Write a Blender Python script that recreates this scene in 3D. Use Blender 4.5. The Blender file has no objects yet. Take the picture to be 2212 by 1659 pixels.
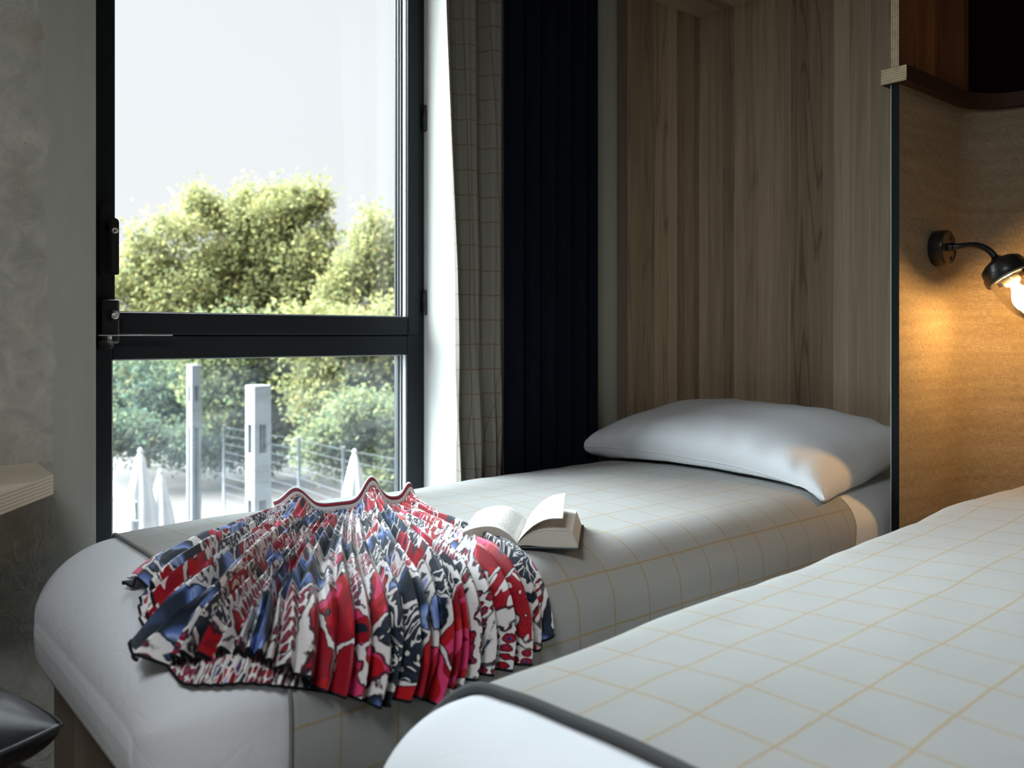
import bpy, bmesh, math, random
import numpy as np
from mathutils import Vector, noise as mnoise

random.seed(7)
rng = np.random.default_rng(11)
SC = bpy.context.scene
COL = SC.collection

# ------------------------------------------------------------------ camera
F = 1848.0
YAW = math.radians(40.1)
FW = np.array([math.sin(YAW), math.cos(YAW)])
RT = np.array([math.cos(YAW), -math.sin(YAW)])
HC = 1.05                      # camera height
HORIZON = 725.0


def at_depth(u, v, t):
    s = (u - 1106.0) / F
    p = (FW + s * RT) * t
    return Vector((p[0], p[1], HC + (HORIZON - v) / F * t))


def project(p):
    p = np.asarray(p, dtype=float)
    d = p[..., 0] * FW[0] + p[..., 1] * FW[1]
    l = p[..., 0] * RT[0] + p[..., 1] * RT[1]
    return 1106 + F * l / d, HORIZON - F * (p[..., 2] - HC) / d, d


cd = bpy.data.cameras.new('camera')
cam = bpy.data.objects.new('camera', cd)
COL.objects.link(cam)
cam.location = (0, 0, HC)
cam.rotation_euler = (math.pi / 2, 0, -YAW)
cd.sensor_width = 36
cd.lens = F / 2212 * 36
cd.shift_y = -(829.5 - HORIZON) / 2212
cd.clip_start = 0.02
cd.clip_end = 400
cd.dof.use_dof = True
cd.dof.focus_distance = 2.1
cd.dof.aperture_fstop = 3.5
SC.camera = cam

# ------------------------------------------------------------------ object helpers
ORG = {}


def tag(o, label=None, cat=None, group=None, kind=None):
    if label: o['label'] = label
    if cat: o['category'] = cat
    if group: o['group'] = group
    if kind: o['kind'] = kind
    return o


def empty(name, loc, label=None, cat=None, group=None):
    o = bpy.data.objects.new(name, None)
    COL.objects.link(o)
    o.empty_display_size = 0.05
    o.location = loc
    ORG[o] = Vector(loc)
    return tag(o, label, cat, group)


def mk(name, V, Fc, mat=None, parent=None, uv=None, smooth=True, origin=None, attr=None):
    """link one mesh object; V is in world space, uv is per vertex (metres)"""
    V = np.asarray(V, dtype=np.float64).reshape(-1, 3)
    if parent is not None:
        org = ORG[parent]
    elif origin is not None:
        org = Vector(origin)
    else:
        lo, hi = V.min(0), V.max(0)
        org = Vector(((lo[0] + hi[0]) / 2, (lo[1] + hi[1]) / 2, lo[2]))
    V = V - np.array(org)
    me = bpy.data.meshes.new(name)
    if isinstance(Fc, np.ndarray):
        nf, k = Fc.shape
        me.vertices.add(len(V)); me.vertices.foreach_set('co', V.astype(np.float32).ravel())
        me.loops.add(nf * k); me.loops.foreach_set('vertex_index', Fc.astype(np.int32).ravel())
        me.polygons.add(nf)
        me.polygons.foreach_set('loop_start', (np.arange(nf) * k).astype(np.int32))
        me.polygons.foreach_set('loop_total', np.full(nf, k, dtype=np.int32))
        me.update(calc_edges=True)
    else:
        me.from_pydata([tuple(p) for p in V], [], [tuple(f) for f in Fc])
    me.validate()
    if uv is not None:
        uv = np.asarray(uv, dtype=np.float32)
        lay = me.uv_layers.new(name='UVMap')
        idx = np.empty(len(me.loops), dtype=np.int32)
        me.loops.foreach_get('vertex_index', idx)
        lay.data.foreach_set('uv', uv[idx].ravel())
    me.polygons.foreach_set('use_smooth', np.full(len(me.polygons), smooth, dtype=bool))
    if mat: me.materials.append(mat)
    me.update()
    o = bpy.data.objects.new(name, me)
    COL.objects.link(o)
    if parent is not None:
        o.parent = parent
        ORG[o] = org
    else:
        o.location = org
        ORG[o] = org
    return o


def from_bm(name, bm, mat, parent=None, smooth=False, origin=None, uvaxes=None):
    bm.normal_update()
    bmesh.ops.recalc_face_normals(bm, faces=bm.faces[:])
    bm.verts.ensure_lookup_table()
    V = [v.co[:] for v in bm.verts]
    Fc = [[v.index for v in f.verts] for f in bm.faces]
    bm.verts.index_update()
    Fc = [[v.index for v in f.verts] for f in bm.faces]
    bm.free()
    uv = None
    if uvaxes is not None:
        uv = [(v[uvaxes[0]], v[uvaxes[1]]) for v in V]
    return mk(name, V, Fc, mat, parent, uv=uv, smooth=smooth, origin=origin)


def box_bm(bm, x0, x1, y0, y1, z0, z1, bevel=0.0, seg=2):
    r = bmesh.ops.create_cube(bm, size=1.0)
    vs = r['verts']
    for v in vs:
        v.co = Vector((x0 + (v.co.x + .5) * (x1 - x0), y0 + (v.co.y + .5) * (y1 - y0), z0 + (v.co.z + .5) * (z1 - z0)))
    if bevel > 0:
        es = list({e for v in vs for e in v.link_edges})
        bmesh.ops.bevel(bm, geom=es, offset=bevel, segments=seg, affect='EDGES', profile=0.5)


def box(name, x0, x1, y0, y1, z0, z1, mat, parent=None, bevel=0.002, uvaxes=None, origin=None, seg=2):
    bm = bmesh.new()
    box_bm(bm, x0, x1, y0, y1, z0, z1, bevel, seg)
    return from_bm(name, bm, mat, parent, uvaxes=uvaxes, origin=origin)


def grid_faces(nu, nv, wrap_u=False, wrap_v=False):
    """verts laid out index = i*nv + j, i<nu, j<nv"""
    iu = np.arange(nu if wrap_u else nu - 1)
    jv = np.arange(nv if wrap_v else nv - 1)
    I, J = np.meshgrid(iu, jv, indexing='ij')
    I2, J2 = (I + 1) % nu, (J + 1) % nv
    return np.stack([I * nv + J, I2 * nv + J, I2 * nv + J2, I * nv + J2], -1).reshape(-1, 4)


def frame_of(d):
    d = Vector(d).normalized()
    a = Vector((0, 0, 1)) if abs(d.z) < .9 else Vector((1, 0, 0))
    x = d.cross(a).normalized()
    return x, d.cross(x).normalized(), d


def tube(name, pts, r, mat, parent=None, n=12, caps=True, origin=None):
    pts = [Vector(p) for p in pts]
    rr = r if isinstance(r, (list, tuple)) else [r] * len(pts)
    V = []
    px = None
    for i, p in enumerate(pts):
        d = (pts[min(i + 1, len(pts) - 1)] - pts[max(i - 1, 0)]).normalized()
        if px is None:
            px, py, _ = frame_of(d)
        else:
            px = (px - d * px.dot(d)).normalized(); py = d.cross(px)
        for k in range(n):
            a = 2 * math.pi * k / n
            V.append(p + rr[i] * (math.cos(a) * px + math.sin(a) * py))
    Fc = [list(f) for f in grid_faces(len(pts), n, wrap_v=True)]
    if caps:
        Fc.append(list(range(n))[::-1]); Fc.append([(len(pts) - 1) * n + k for k in range(n)])
    return mk(name, V, Fc, mat, parent, origin=origin)


def lathe(name, prof, base, axis, mat, parent=None, n=32, smooth=True, origin=None, caps=True):
    """prof: list of (radius, distance along axis)"""
    x, y, d = frame_of(axis)
    base = Vector(base)
    V = []
    for r, h in prof:
        for k in range(n):
            a = 2 * math.pi * k / n
            V.append(base + d * h + r * (math.cos(a) * x + math.sin(a) * y))
    Fc = [list(f) for f in grid_faces(len(prof), n, wrap_v=True)]
    if caps:
        if prof[0][0] > 1e-5: Fc.append(list(range(n))[::-1])
        if prof[-1][0] > 1e-5: Fc.append([(len(prof) - 1) * n + k for k in range(n)])
    return mk(name, V, Fc, mat, parent, smooth=smooth, origin=origin)


def edge_split(o, deg=35):
    m = o.modifiers.new('edges', 'EDGE_SPLIT'); m.split_angle = math.radians(deg)
    return o


# ------------------------------------------------------------------ material helpers
class G:
    def __init__(s, name):
        s.m = bpy.data.materials.new(name); s.m.use_nodes = True
        s.t = s.m.node_tree; s.t.nodes.clear()
        s.out = s.t.nodes.new('ShaderNodeOutputMaterial')

    def n(s, typ, **kw):
        n = s.t.nodes.new(typ)
        for k, v in kw.items(): setattr(n, k, v)
        return n

    def put(s, sock, v):
        if isinstance(v, bpy.types.NodeSocket): s.t.links.new(v, sock)
        elif v is not None:
            if isinstance(v, (tuple, list)) and len(v) == 3 and sock.type == 'RGBA': v = (*v, 1)
            sock.default_value = v

    def uv(s): return s.n('ShaderNodeTexCoord').outputs['UV']
    def obj(s): return s.n('ShaderNodeTexCoord').outputs['Object']
    def pos(s): return s.n('ShaderNodeNewGeometry').outputs['Position']

    def mapv(s, v, sc=(1, 1, 1), loc=(0, 0, 0), rot=(0, 0, 0)):
        m = s.n('ShaderNodeMapping'); s.put(m.inputs['Vector'], v)
        m.inputs['Scale'].default_value = sc; m.inputs['Location'].default_value = loc; m.inputs['Rotation'].default_value = rot
        return m.outputs[0]

    def noise(s, v, scale=5., detail=3., rough=.5, dist=0., out=0):
        n = s.n('ShaderNodeTexNoise'); s.put(n.inputs['Vector'], v)
        n.inputs['Scale'].default_value = scale; n.inputs['Detail'].default_value = detail
        n.inputs['Roughness'].default_value = rough; n.inputs['Distortion'].default_value = dist
        return n.outputs[out]

    def vor(s, v, scale=5., feature='F1', out='Distance', rand=1., dim='3D', w=None):
        n = s.n('ShaderNodeTexVoronoi', feature=feature, voronoi_dimensions=dim)
        if w is not None: s.put(n.inputs['W'], w)
        else: s.put(n.inputs['Vector'], v)
        n.inputs['Scale'].default_value = scale; n.inputs['Randomness'].default_value = rand
        return n.outputs[out]

    def math(s, op, a, b=0., c=None, clamp=False):
        n = s.n('ShaderNodeMath', operation=op, use_clamp=clamp)
        s.put(n.inputs[0], a); s.put(n.inputs[1], b)
        if c is not None: s.put(n.inputs[2], c)
        return n.outputs[0]

    def sep(s, v):
        n = s.n('ShaderNodeSeparateXYZ'); s.put(n.inputs[0], v); return n.outputs

    def comb(s, x, y, z=0.):
        n = s.n('ShaderNodeCombineXYZ'); s.put(n.inputs[0], x); s.put(n.inputs[1], y); s.put(n.inputs[2], z); return n.outputs[0]

    def mix(s, f, a, b, blend='MIX'):
        n = s.n('ShaderNodeMix', data_type='RGBA', blend_type=blend)
        s.put(n.inputs[0], f); s.put(n.inputs[6], a); s.put(n.inputs[7], b)
        return n.outputs[2]

    def ramp(s, f, stops, interp='LINEAR'):
        n = s.n('ShaderNodeValToRGB'); s.put(n.inputs[0], f)
        cr = n.color_ramp; cr.interpolation = interp
        while len(cr.elements) < len(stops): cr.elements.new(.5)
        for e, (p, c) in zip(cr.elements, stops):
            e.position = p; e.color = (*c, 1) if len(c) == 3 else c
        return n.outputs[0]

    def step(s, f, lo, hi):
        n = s.n('ShaderNodeMapRange'); s.put(n.inputs[0], f)
        n.inputs[1].default_value = lo; n.inputs[2].default_value = hi
        return n.outputs[0]

    def bump(s, h, strength=.3, dist=.01, nrm=None):
        n = s.n('ShaderNodeBump'); s.put(n.inputs['Height'], h)
        n.inputs['Strength'].default_value = strength; n.inputs['Distance'].default_value = dist
        if nrm is not None: s.put(n.inputs['Normal'], nrm)
        return n.outputs[0]

    def bsdf(s, color, rough=.6, normal=None, **kw):
        n = s.n('ShaderNodeBsdfPrincipled')
        s.put(n.inputs['Base Color'], color); s.put(n.inputs['Roughness'], rough)
        if normal is not None: s.put(n.inputs['Normal'], normal)
        for k, v in kw.items(): s.put(n.inputs[k.replace('_', ' ')], v)
        return n.outputs[0]

    def end(s, sh):
        s.put(s.out.inputs[0], sh); return s.m


def plain(name, color, rough=.6, var=.06, scale=12., bump=0., **kw):
    g = G(name)
    c = g.obj()
    f = g.noise(c, scale, 3)
    col = g.mix(f, tuple(x * (1 - var) for x in color), tuple(min(1, x * (1 + var)) for x in color))
    nrm = g.bump(g.noise(c, scale * 8, 4), bump, .002) if bump else None
    return g.end(g.bsdf(col, rough, nrm, **kw))


def wood_mat(name, dark, light, rough=.5, plank=17., bumps=.08, spec=.35):
    """boards run along v; u is across"""
    g = G(name)
    uv = g.uv(); sx = g.sep(uv)
    wob = g.math('MULTIPLY', g.math('SUBTRACT', g.noise(g.mapv(uv, (6, .8, 1)), 1., 2), .5), .012)
    u = g.math('ADD', sx[0], wob)
    cell = g.vor(None, plank, out='Color', dim='1D', w=u)
    cs = g.sep(cell)
    # each board has its own offset in the grain
    gv = g.comb(g.math('ADD', sx[0], g.math('MULTIPLY', cs[0], 3.)), g.math('ADD', sx[1], g.math('MULTIPLY', cs[1], 9.)), cs[2])
    fine = g.noise(g.mapv(gv, (260, 3.2, 1)), 1., 4, .6)
    mid = g.noise(g.mapv(gv, (38, 1.3, 1)), 1., 3, .55, .8)
    ring_in = g.math('ADD', g.math('MULTIPLY', g.noise(g.mapv(gv, (13, .9, 1)), 1., 1.5, .4, .3), 17.), g.math('MULTIPLY', mid, .9))
    ring = g.math('PINGPONG', ring_in, 1.)
    ring = g.step(ring, .0, .35)
    rings = g.math('MULTIPLY', g.math('SUBTRACT', 1., ring), g.step(cs[1], .35, .75))
    base = g.math('ADD', g.math('MULTIPLY', cs[0], .42), g.math('ADD', g.math('MULTIPLY', mid, .42), g.math('MULTIPLY', fine, .32)))
    base = g.math('SUBTRACT', base, g.math('MULTIPLY', rings, .2))
    col = g.ramp(g.step(base, .27, .78), [(0, dark), (.55, tuple((a + b) / 2 * 1.0 for a, b in zip(dark, light))), (1, light)])
    nrm = g.bump(g.math('ADD', fine, g.math('MULTIPLY', rings, -.4)), bumps, .002)
    return g.end(g.bsdf(col, rough, nrm, Specular_IOR_Level=spec))


def ply_mat(name, axis, pitch=.0032):
    """plywood edge: fine layers across one object axis"""
    g = G(name)
    c = g.pos(); sp = g.sep(c)
    w = g.math('ADD', g.math('DIVIDE', sp[axis], pitch), g.math('MULTIPLY', g.noise(c, 40., 3), .35))
    f = g.math('PINGPONG', w, 1.)
    f = g.step(f, .25, .55)
    f = g.math('MULTIPLY', f, g.step(g.noise(c, 60., 2), .1, .55))
    col = g.mix(f, (.24, .17, .085), (.52, .42, .26))
    return g.end(g.bsdf(col, .6))


def wool_check(name, line=(.33, .22, .075), a=(.285, .29, .28), b=(.385, .392, .382), pitch=.1, lw=.022, off=(0., 0.)):
    g = G(name)
    uv = g.mapv(g.uv(), (1, 1, 1), (off[0], off[1], 0))
    wig = g.noise(uv, 130., 2, out=1)
    ws = g.sep(wig)
    sx = g.sep(uv)

    def line_mask(c, w):
        p = g.math('ADD', g.math('DIVIDE', c, pitch), g.math('MULTIPLY', g.math('SUBTRACT', w, .5), .035))
        d = g.math('ABSOLUTE', g.math('SUBTRACT', g.math('FRACT', p), .5))
        return g.math('SUBTRACT', 1., g.step(d, lw * .55, lw * 1.25))
    lu, lv = line_mask(sx[0], ws[0]), line_mask(sx[1], ws[1])
    lm = g.math('MAXIMUM', lu, lv)
    lm = g.math('MULTIPLY', lm, g.step(g.noise(uv, 420., 2), .2, .6))
    f1 = g.noise(uv, 900., 3, .7)
    f2 = g.noise(uv, 14., 4, .6)
    base = g.mix(g.math('ADD', g.math('MULTIPLY', f1, .75), g.math('MULTIPLY', f2, .25)), a, b)
    col = g.mix(g.math('MULTIPLY', lm, .85), base, line)
    nrm = g.bump(g.math('ADD', g.noise(uv, 700., 3, .7), g.math('MULTIPLY', lm, .5)), .35, .002)
    return g.end(g.bsdf(col, .95, nrm, Sheen_Weight=.12, Sheen_Roughness=.5, Specular_IOR_Level=.1))


MAT = {}
MAT['frame'] = plain('anthracite_paint', (.0085, .0115, .0145), .5, .08, 6., .02, Specular_IOR_Level=.18)
MAT['black_metal'] = plain('black_enamel', (.008, .008, .009), .32, .1, 20.)
MAT['chrome'] = plain('brushed_steel', (.62, .62, .6), .28, .05, 30., Metallic=1.0)
MAT['gasket_pale'] = plain('pale_gasket', (.45, .47, .47), .5)
MAT['gasket_dark'] = plain('dark_gasket', (.012, .013, .014), .6)
MAT['white_plaster'] = plain('white_plaster', (.74, .74, .70), .85, .03, 5., .05)
MAT['green_plaster'] = plain('grey_green_paint', (.40, .40, .33), .85, .03, 5., .05)
MAT['ceiling'] = plain('ceiling_paint', (.47, .485, .48), .9)
MAT['room_wall'] = plain('room_wall_paint', (.37, .385, .38), .9)
MAT['charcoal_edge'] = plain('charcoal_felt', (.055, .058, .06), .9, .1, 60., .2)
MAT['grey_edge'] = plain('grey_felt', (.17, .172, .168), .9, .1, 60., .2)
MAT['strip'] = plain('black_edge_lacquer', (.007, .010, .013), .7, .1, 30., Specular_IOR_Level=.12)
MAT['metal_bead'] = plain('thin_alu_bead', (.5, .5, .47), .45, .1, 60.)
MAT['ash'] = wood_mat('ash_board', (.205, .142, .092), (.60, .475, .33), .5, 17.)
MAT['ash_dark'] = wood_mat('ash_base_board', (.11, .08, .058), (.25, .19, .14), .5, 14.)
MAT['ash_warm'] = wood_mat('lamp_warmed_board', (.12, .045, .02), (.36, .16, .075), .42, 20.)  # same wood as the niche; warm lamp light painted into the red tone
MAT['desk_wood'] = wood_mat('desk_ash', (.38, .31, .23), (.62, .54, .43), .4, 14.)
MAT['floor'] = wood_mat('floor_oak', (.12, .08, .05), (.25, .17, .11), .5, 9.)
MAT['ply_z'] = ply_mat('plywood_edge_layers', 2)
MAT['ply_y'] = ply_mat('plywood_edge_upright', 1)
MAT['rail'] = plain('dark_stained_rail', (.055, .026, .015), .55, .2, 9., .05, Specular_IOR_Level=.2)
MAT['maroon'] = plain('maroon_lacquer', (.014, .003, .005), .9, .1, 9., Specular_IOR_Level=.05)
MAT['blanket'] = wool_check('wool_windowpane', off=(.02, .035))
MAT['blanket_near'] = wool_check('wool_windowpane_near', off=(.06, .03))
MAT['curtain_check'] = wool_check('curtain_windowpane', pitch=.0765, lw=.03, line=(.15, .075, .025), a=(.185, .172, .146), b=(.25, .235, .203), off=(.012, .01))
MAT['floor_dark'] = MAT['floor']


def concrete():
    g = G('raw_concrete')
    p = g.pos(); sp = g.sep(p)
    big = g.noise(p, 2.2, 5, .6)
    mid = g.noise(p, 16., 5, .65, .9)
    ridge = g.math('ABSOLUTE', g.math('SUBTRACT', g.noise(p, 9., 4, .55, 1.4), .5))
    vein = g.math('SUBTRACT', 1., g.step(ridge, .0, .035))
    rough_col = g.ramp(g.math('ADD', g.math('MULTIPLY', big, .45), g.math('MULTIPLY', mid, .55)),
                       [(.28, (.185, .182, .158)), (.5, (.325, .323, .288)), (.72, (.47, .468, .42))])
    rough_col = g.mix(g.math('MULTIPLY', vein, g.math('MULTIPLY', .5, g.step(big, .45, .65))), rough_col, (.36, .34, .29))
    stain = g.math('MULTIPLY', g.step(g.noise(p, 3.1, 3, .6), .60, .72), .45)
    rough_col = g.mix(stain, rough_col, (.19, .125, .075))
    pits = g.vor(p, 55., rand=1.)
    pit = g.math('MULTIPLY', g.math('SUBTRACT', 1., g.step(pits, .05, .1)), g.step(g.noise(p, 12., 2), .54, .6))
    rough_col = g.mix(g.math('MULTIPLY', pit, .8), rough_col, (.05, .047, .04))
    smooth_col = g.mix(g.noise(g.mapv(p, (6, 6, 1.2)), 3., 4), (.265, .268, .242), (.355, .357, .325))
    edge = g.math('ADD', sp[0], g.math('MULTIPLY', g.math('SUBTRACT', g.noise(p, 7., 5, .55), .5), .11))
    # skim coat is wider towards the top of the wall
    edge = g.math('ADD', edge, g.math('MULTIPLY', g.step(sp[2], .9, 2.2), .035))
    m = g.step(edge, .447, .454)
    col = g.mix(m, rough_col, smooth_col)
    hgt = g.math('ADD', g.math('MULTIPLY', g.math('ADD', mid, g.math('MULTIPLY', vein, .25)), g.math('SUBTRACT', 1., g.math('MULTIPLY', m, .9))),
                 g.math('MULTIPLY', g.noise(p, 180., 3), .08))
    hgt = g.math('SUBTRACT', hgt, g.math('MULTIPLY', pit, .6))
    hgt = g.math('ADD', hgt, g.math('MULTIPLY', m, .35))
    return g.end(g.bsdf(col, .72, g.bump(hgt, .32, .010), Specular_IOR_Level=.3))


MAT['concrete'] = concrete()


def linen(name, white=(.70, .72, .76)):
    g = G(name)
    c = g.obj()
    wr = g.noise(g.mapv(c, (1, 1.6, 1.2)), 7., 4, .55, .8)
    cr = g.math('ABSOLUTE', g.math('SUBTRACT', g.noise(c, 10., 3, .5, 1.2), .5))
    h = g.math('ADD', g.math('MULTIPLY', wr, 1.), g.math('MULTIPLY', g.step(cr, 0., .05), .12))
    col = g.mix(g.noise(c, 300., 2), tuple(x * .96 for x in white), white)
    return g.end(g.bsdf(col, .85, g.bump(h, .11, .02), Specular_IOR_Level=.15))


MAT['linen'] = linen('white_cotton')
MAT['linen_pillow'] = linen('white_pillow_cotton', (.74, .76, .79))


def navy():
    g = G('navy_velvet')
    uv = g.uv()
    col = g.mix(g.noise(g.mapv(uv, (60, 4, 1)), 1., 3), (.002, .0035, .0075), (.0045, .007, .014))
    return g.end(g.bsdf(col, .9, g.bump(g.noise(uv, 500., 2), .1, .001), Sheen_Weight=.05, Specular_IOR_Level=.1))


MAT['navy'] = navy()


def textile():
    g = G('woven_linen_wallcover')
    uv = g.uv()
    h = g.noise(g.mapv(uv, (45, 620, 1)), 1., 3, .6)
    v = g.noise(g.mapv(uv, (620, 45, 1)), 1., 3, .6)
    b = g.noise(g.mapv(uv, (3, 40, 1)), 1., 3, .6)
    f = g.math('ADD', g.math('MULTIPLY', h, .5), g.math('ADD', g.math('MULTIPLY', v, .38), g.math('MULTIPLY', b, .22)))
    col = g.ramp(f, [(.36, (.15, .112, .068)), (.55, (.34, .268, .178)), (.72, (.51, .425, .31))])
    return g.end(g.bsdf(col, .75, g.bump(f, .8, .004), Specular_IOR_Level=.25))


MAT['textile'] = textile()


def leather():
    g = G('black_leather')
    c = g.obj()
    h = g.vor(c, 260.)
    return g.end(g.bsdf((.012, .014, .017), .30, g.bump(h, .12, .001), Specular_IOR_Level=.6, Coat_Weight=.5, Coat_Roughness=.22))


MAT['leather'] = leather()
MAT['shell'] = plain('grey_plastic_shell', (.17, .18, .18), .45, .05)


def skirt_mat():
    g = G('patchwork_print')
    uv = g.mapv(g.uv(), (.92, .92, 1))
    warp = g.noise(uv, 16., 2, .5, out=1)
    ws = g.sep(warp); us = g.sep(uv)
    x = g.math('ADD', us[0], g.math('MULTIPLY', g.math('SUBTRACT', ws[0], .5), .10))
    y = g.math('ADD', us[1], g.math('MULTIPLY', g.math('SUBTRACT', ws[1], .5), .10))
    p = g.comb(x, y)
    cellc = g.vor(p, 9.5, out='Color', rand=.95)
    cs = g.sep(cellc)
    edge = g.vor(p, 9.5, feature='DISTANCE_TO_EDGE', rand=.95)
    # jagged outline
    edge = g.math('ADD', edge, g.math('MULTIPLY', g.math('SUBTRACT', g.noise(uv, 90., 2), .5), .09))
    white = (.66, .635, .63); crim = (.26, .003, .014); red = (.40, .006, .012); navy_c = (.006, .010, .020)
    slate = (.020, .032, .052); pink = (.60, .045, .15); blue = (.10, .16, .42); purple = (.11, .05, .17)
    # A small blossoms on white, in rows
    row = g.mapv(uv, (54, 66, 1))
    fd = g.vor(row, 1., rand=.3)
    bl = g.ramp(g.math('ADD', fd, g.math('MULTIPLY', g.math('SUBTRACT', g.noise(uv, 160., 2), .5), .28)),
                [(0, navy_c), (.13, purple), (.2, crim), (.40, navy_c), (.47, white)], 'CONSTANT')
    # B navy scrolls on white
    sc = g.noise(uv, 21., 1.2, .4, 2.6)
    scf = g.math('PINGPONG', g.math('MULTIPLY', sc, 7.), 1.)
    nb = g.ramp(scf, [(0, white), (.26, white), (.31, navy_c), (1, slate)], 'LINEAR')
    # C red scrolls on white
    sc2 = g.noise(g.mapv(uv, (1, 1, 1), (5, 3, 0)), 16., 1.2, .4, 2.2)
    scf2 = g.math('PINGPONG', g.math('MULTIPLY', sc2, 6.), 1.)
    rw = g.ramp(scf2, [(0, white), (.34, white), (.37, crim), (.80, red), (.9, crim)], 'CONSTANT')
    # D red and pink blooms
    fl = g.noise(g.mapv(uv, (1, 1, 1), (2, 7, 0)), 11., 1.5, .5, .6)
    rp = g.ramp(fl, [(0, navy_c), (.33, slate), (.38, crim), (.48, red), (.56, pink), (.64, crim), (.7, navy_c)], 'CONSTANT')
    # E navy with blue petals
    fb = g.noise(g.mapv(uv, (1, .7, 1), (9, 1, 0)), 12., 2.5, .5, .8)
    nbp = g.ramp(fb, [(0, navy_c), (.38, navy_c), (.50, slate), (.56, blue), (.60, (.30, .40, .70)), (.64, slate), (.70, navy_c)])
    # F busy paisley, many small colours
    vv = g.vor(uv, 62., out='Color'); vs = g.sep(vv)
    vd = g.vor(uv, 62., feature='DISTANCE_TO_EDGE')
    bus = g.ramp(vs[0], [(0, crim), (.24, white), (.5, (.30, .32, .55)), (.64, purple), (.74, red), (.88, slate)], 'CONSTANT')
    bus = g.mix(g.math('SUBTRACT', 1., g.step(vd, .06, .12)), bus, white)
    # select motif per patch
    r = cs[0]

    def sel(th, a, b):
        return g.mix(g.math('GREATER_THAN', r, th), a, b)
    c = sel(.13, bl, nb)
    c = sel(.25, c, rw)
    c = sel(.37, c, rp)
    c = sel(.63, c, nbp)
    c = sel(.90, c, bus)
    ol = g.math('SUBTRACT', 1., g.step(edge, .028, .04))
    ink = g.math('SUBTRACT', 1., g.step(edge, .055, .07))
    c = g.mix(g.math('MULTIPLY', ink, .9), c, navy_c)
    c = g.mix(ol, c, white)
    weave = g.noise(uv, 1100., 2)
    bs = g.bsdf(c, .55, g.bump(weave, .05, .001), Sheen_Weight=.03, Specular_IOR_Level=.25)
    return g.end(bs)


MAT['skirt'] = skirt_mat()


def band_mat():
    g = G('striped_knit_band')
    v = g.sep(g.uv())[1]
    c = g.ramp(v, [(0, (.75, .74, .72)), (.50, (.06, .08, .11)), (.57, (.32, .01, .03)), (.78, (.06, .08, .11)), (.85, (.75, .74, .72))], 'CONSTANT')
    return g.end(g.bsdf(c, .8, g.bump(g.noise(g.uv(), 300., 2), .2, .001)))


MAT['band'] = band_mat()


def page_mat(name, lines=True):
    g = G(name)
    uv = g.uv(); s = g.sep(uv)
    base = g.mix(g.noise(uv, 30., 2), (.70, .69, .66), (.78, .77, .74))
    if lines:
        # rows of illegible print across the page width (u), stacked along v
        rowp = g.math('DIVIDE', s[1], .0043)
        inrow = g.math('LESS_THAN', g.math('ABSOLUTE', g.math('SUBTRACT', g.math('FRACT', rowp), .5)), .2)
        wordn = g.noise(g.comb(g.math('MULTIPLY', s[0], 420.), g.math('MULTIPLY', g.math('FLOOR', rowp), 13.7)), 1., 2)
        word = g.step(wordn, .40, .46)
        m = g.math('MULTIPLY', inrow, word)
        for c, lo, hi in ((s[0], .014, .100), (s[1], .016, .190)):
            m = g.math('MULTIPLY', m, g.math('MULTIPLY', g.math('GREATER_THAN', c, lo), g.math('LESS_THAN', c, hi)))
        base = g.mix(g.math('MULTIPLY', m, .75), base, (.12, .12, .13))
    return g.end(g.bsdf(base, .8))


MAT['page'] = page_mat('printed_page')
MAT['leaf_page'] = page_mat('blank_page', False)


def page_edge():
    g = G('page_block_edge')
    z = g.sep(g.pos())[2]
    l = g.noise(g.comb(g.math('MULTIPLY', z, 2200.), 0., 0.), 1., 2)
    return g.end(g.bsdf(g.mix(l, (.50, .45, .39), (.66, .61, .54)), .9))


MAT['page_edge'] = page_edge()
MAT['cover'] = plain('dark_slate_cover', (.035, .05, .055), .5)


def glass(name, veil=0.0, tint=(1, 1, 1), refl=1.0, streak=False):
    g = G(name)
    tr = g.n('ShaderNodeBsdfTransparent'); g.put(tr.inputs[0], tint)
    gl = g.n('ShaderNodeBsdfGlossy'); gl.inputs['Roughness'].default_value = .0
    fr = g.n('ShaderNodeFresnel'); fr.inputs[0].default_value = 1.45
    m = g.n('ShaderNodeMixShader'); g.put(m.inputs[0], g.math('MULTIPLY', fr.outputs[0], refl))
    g.t.links.new(tr.outputs[0], m.inputs[1]); g.t.links.new(gl.outputs[0], m.inputs[2])
    res = m.outputs[0]
    if veil > 0:
        tl = g.n('ShaderNodeBsdfTranslucent'); g.put(tl.inputs[0], (.75, .85, .95))
        m2 = g.n('ShaderNodeMixShader')
        fac = veil
        if streak:
            p = g.pos()
            f = g.noise(g.mapv(p, (2.2, 1, 4.5)), 1.6, 4, .6, 1.5)
            fac = g.math('MULTIPLY', g.step(f, .3, .7), veil)
        g.put(m2.inputs[0], fac)
        g.t.links.new(res, m2.inputs[1]); g.t.links.new(tl.outputs[0], m2.inputs[2])
        res = m2.outputs[0]
    return g.end(res)


MAT['pane'] = glass('clear_pane', 0, (.97, .985, .98), .8)
MAT['pane_low'] = glass('hazed_pane', .009, (.95, .975, .98), .8, True)  # translucent veil stands in for the hazy reflection of the room
MAT['lamp_glass'] = glass('lamp_glass', 0, (1., .985, .95), 1.1)


def emis(name, col, st):
    g = G(name)
    e = g.n('ShaderNodeEmission'); g.put(e.inputs[0], col); e.inputs[1].default_value = st
    return g.end(e.outputs[0])


BULB = emis('glowing_bulb', (1.0, .56, .19), 245.)
MAT['porcelain'] = plain('cream_porcelain', (.72, .66, .55), .3)


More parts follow.
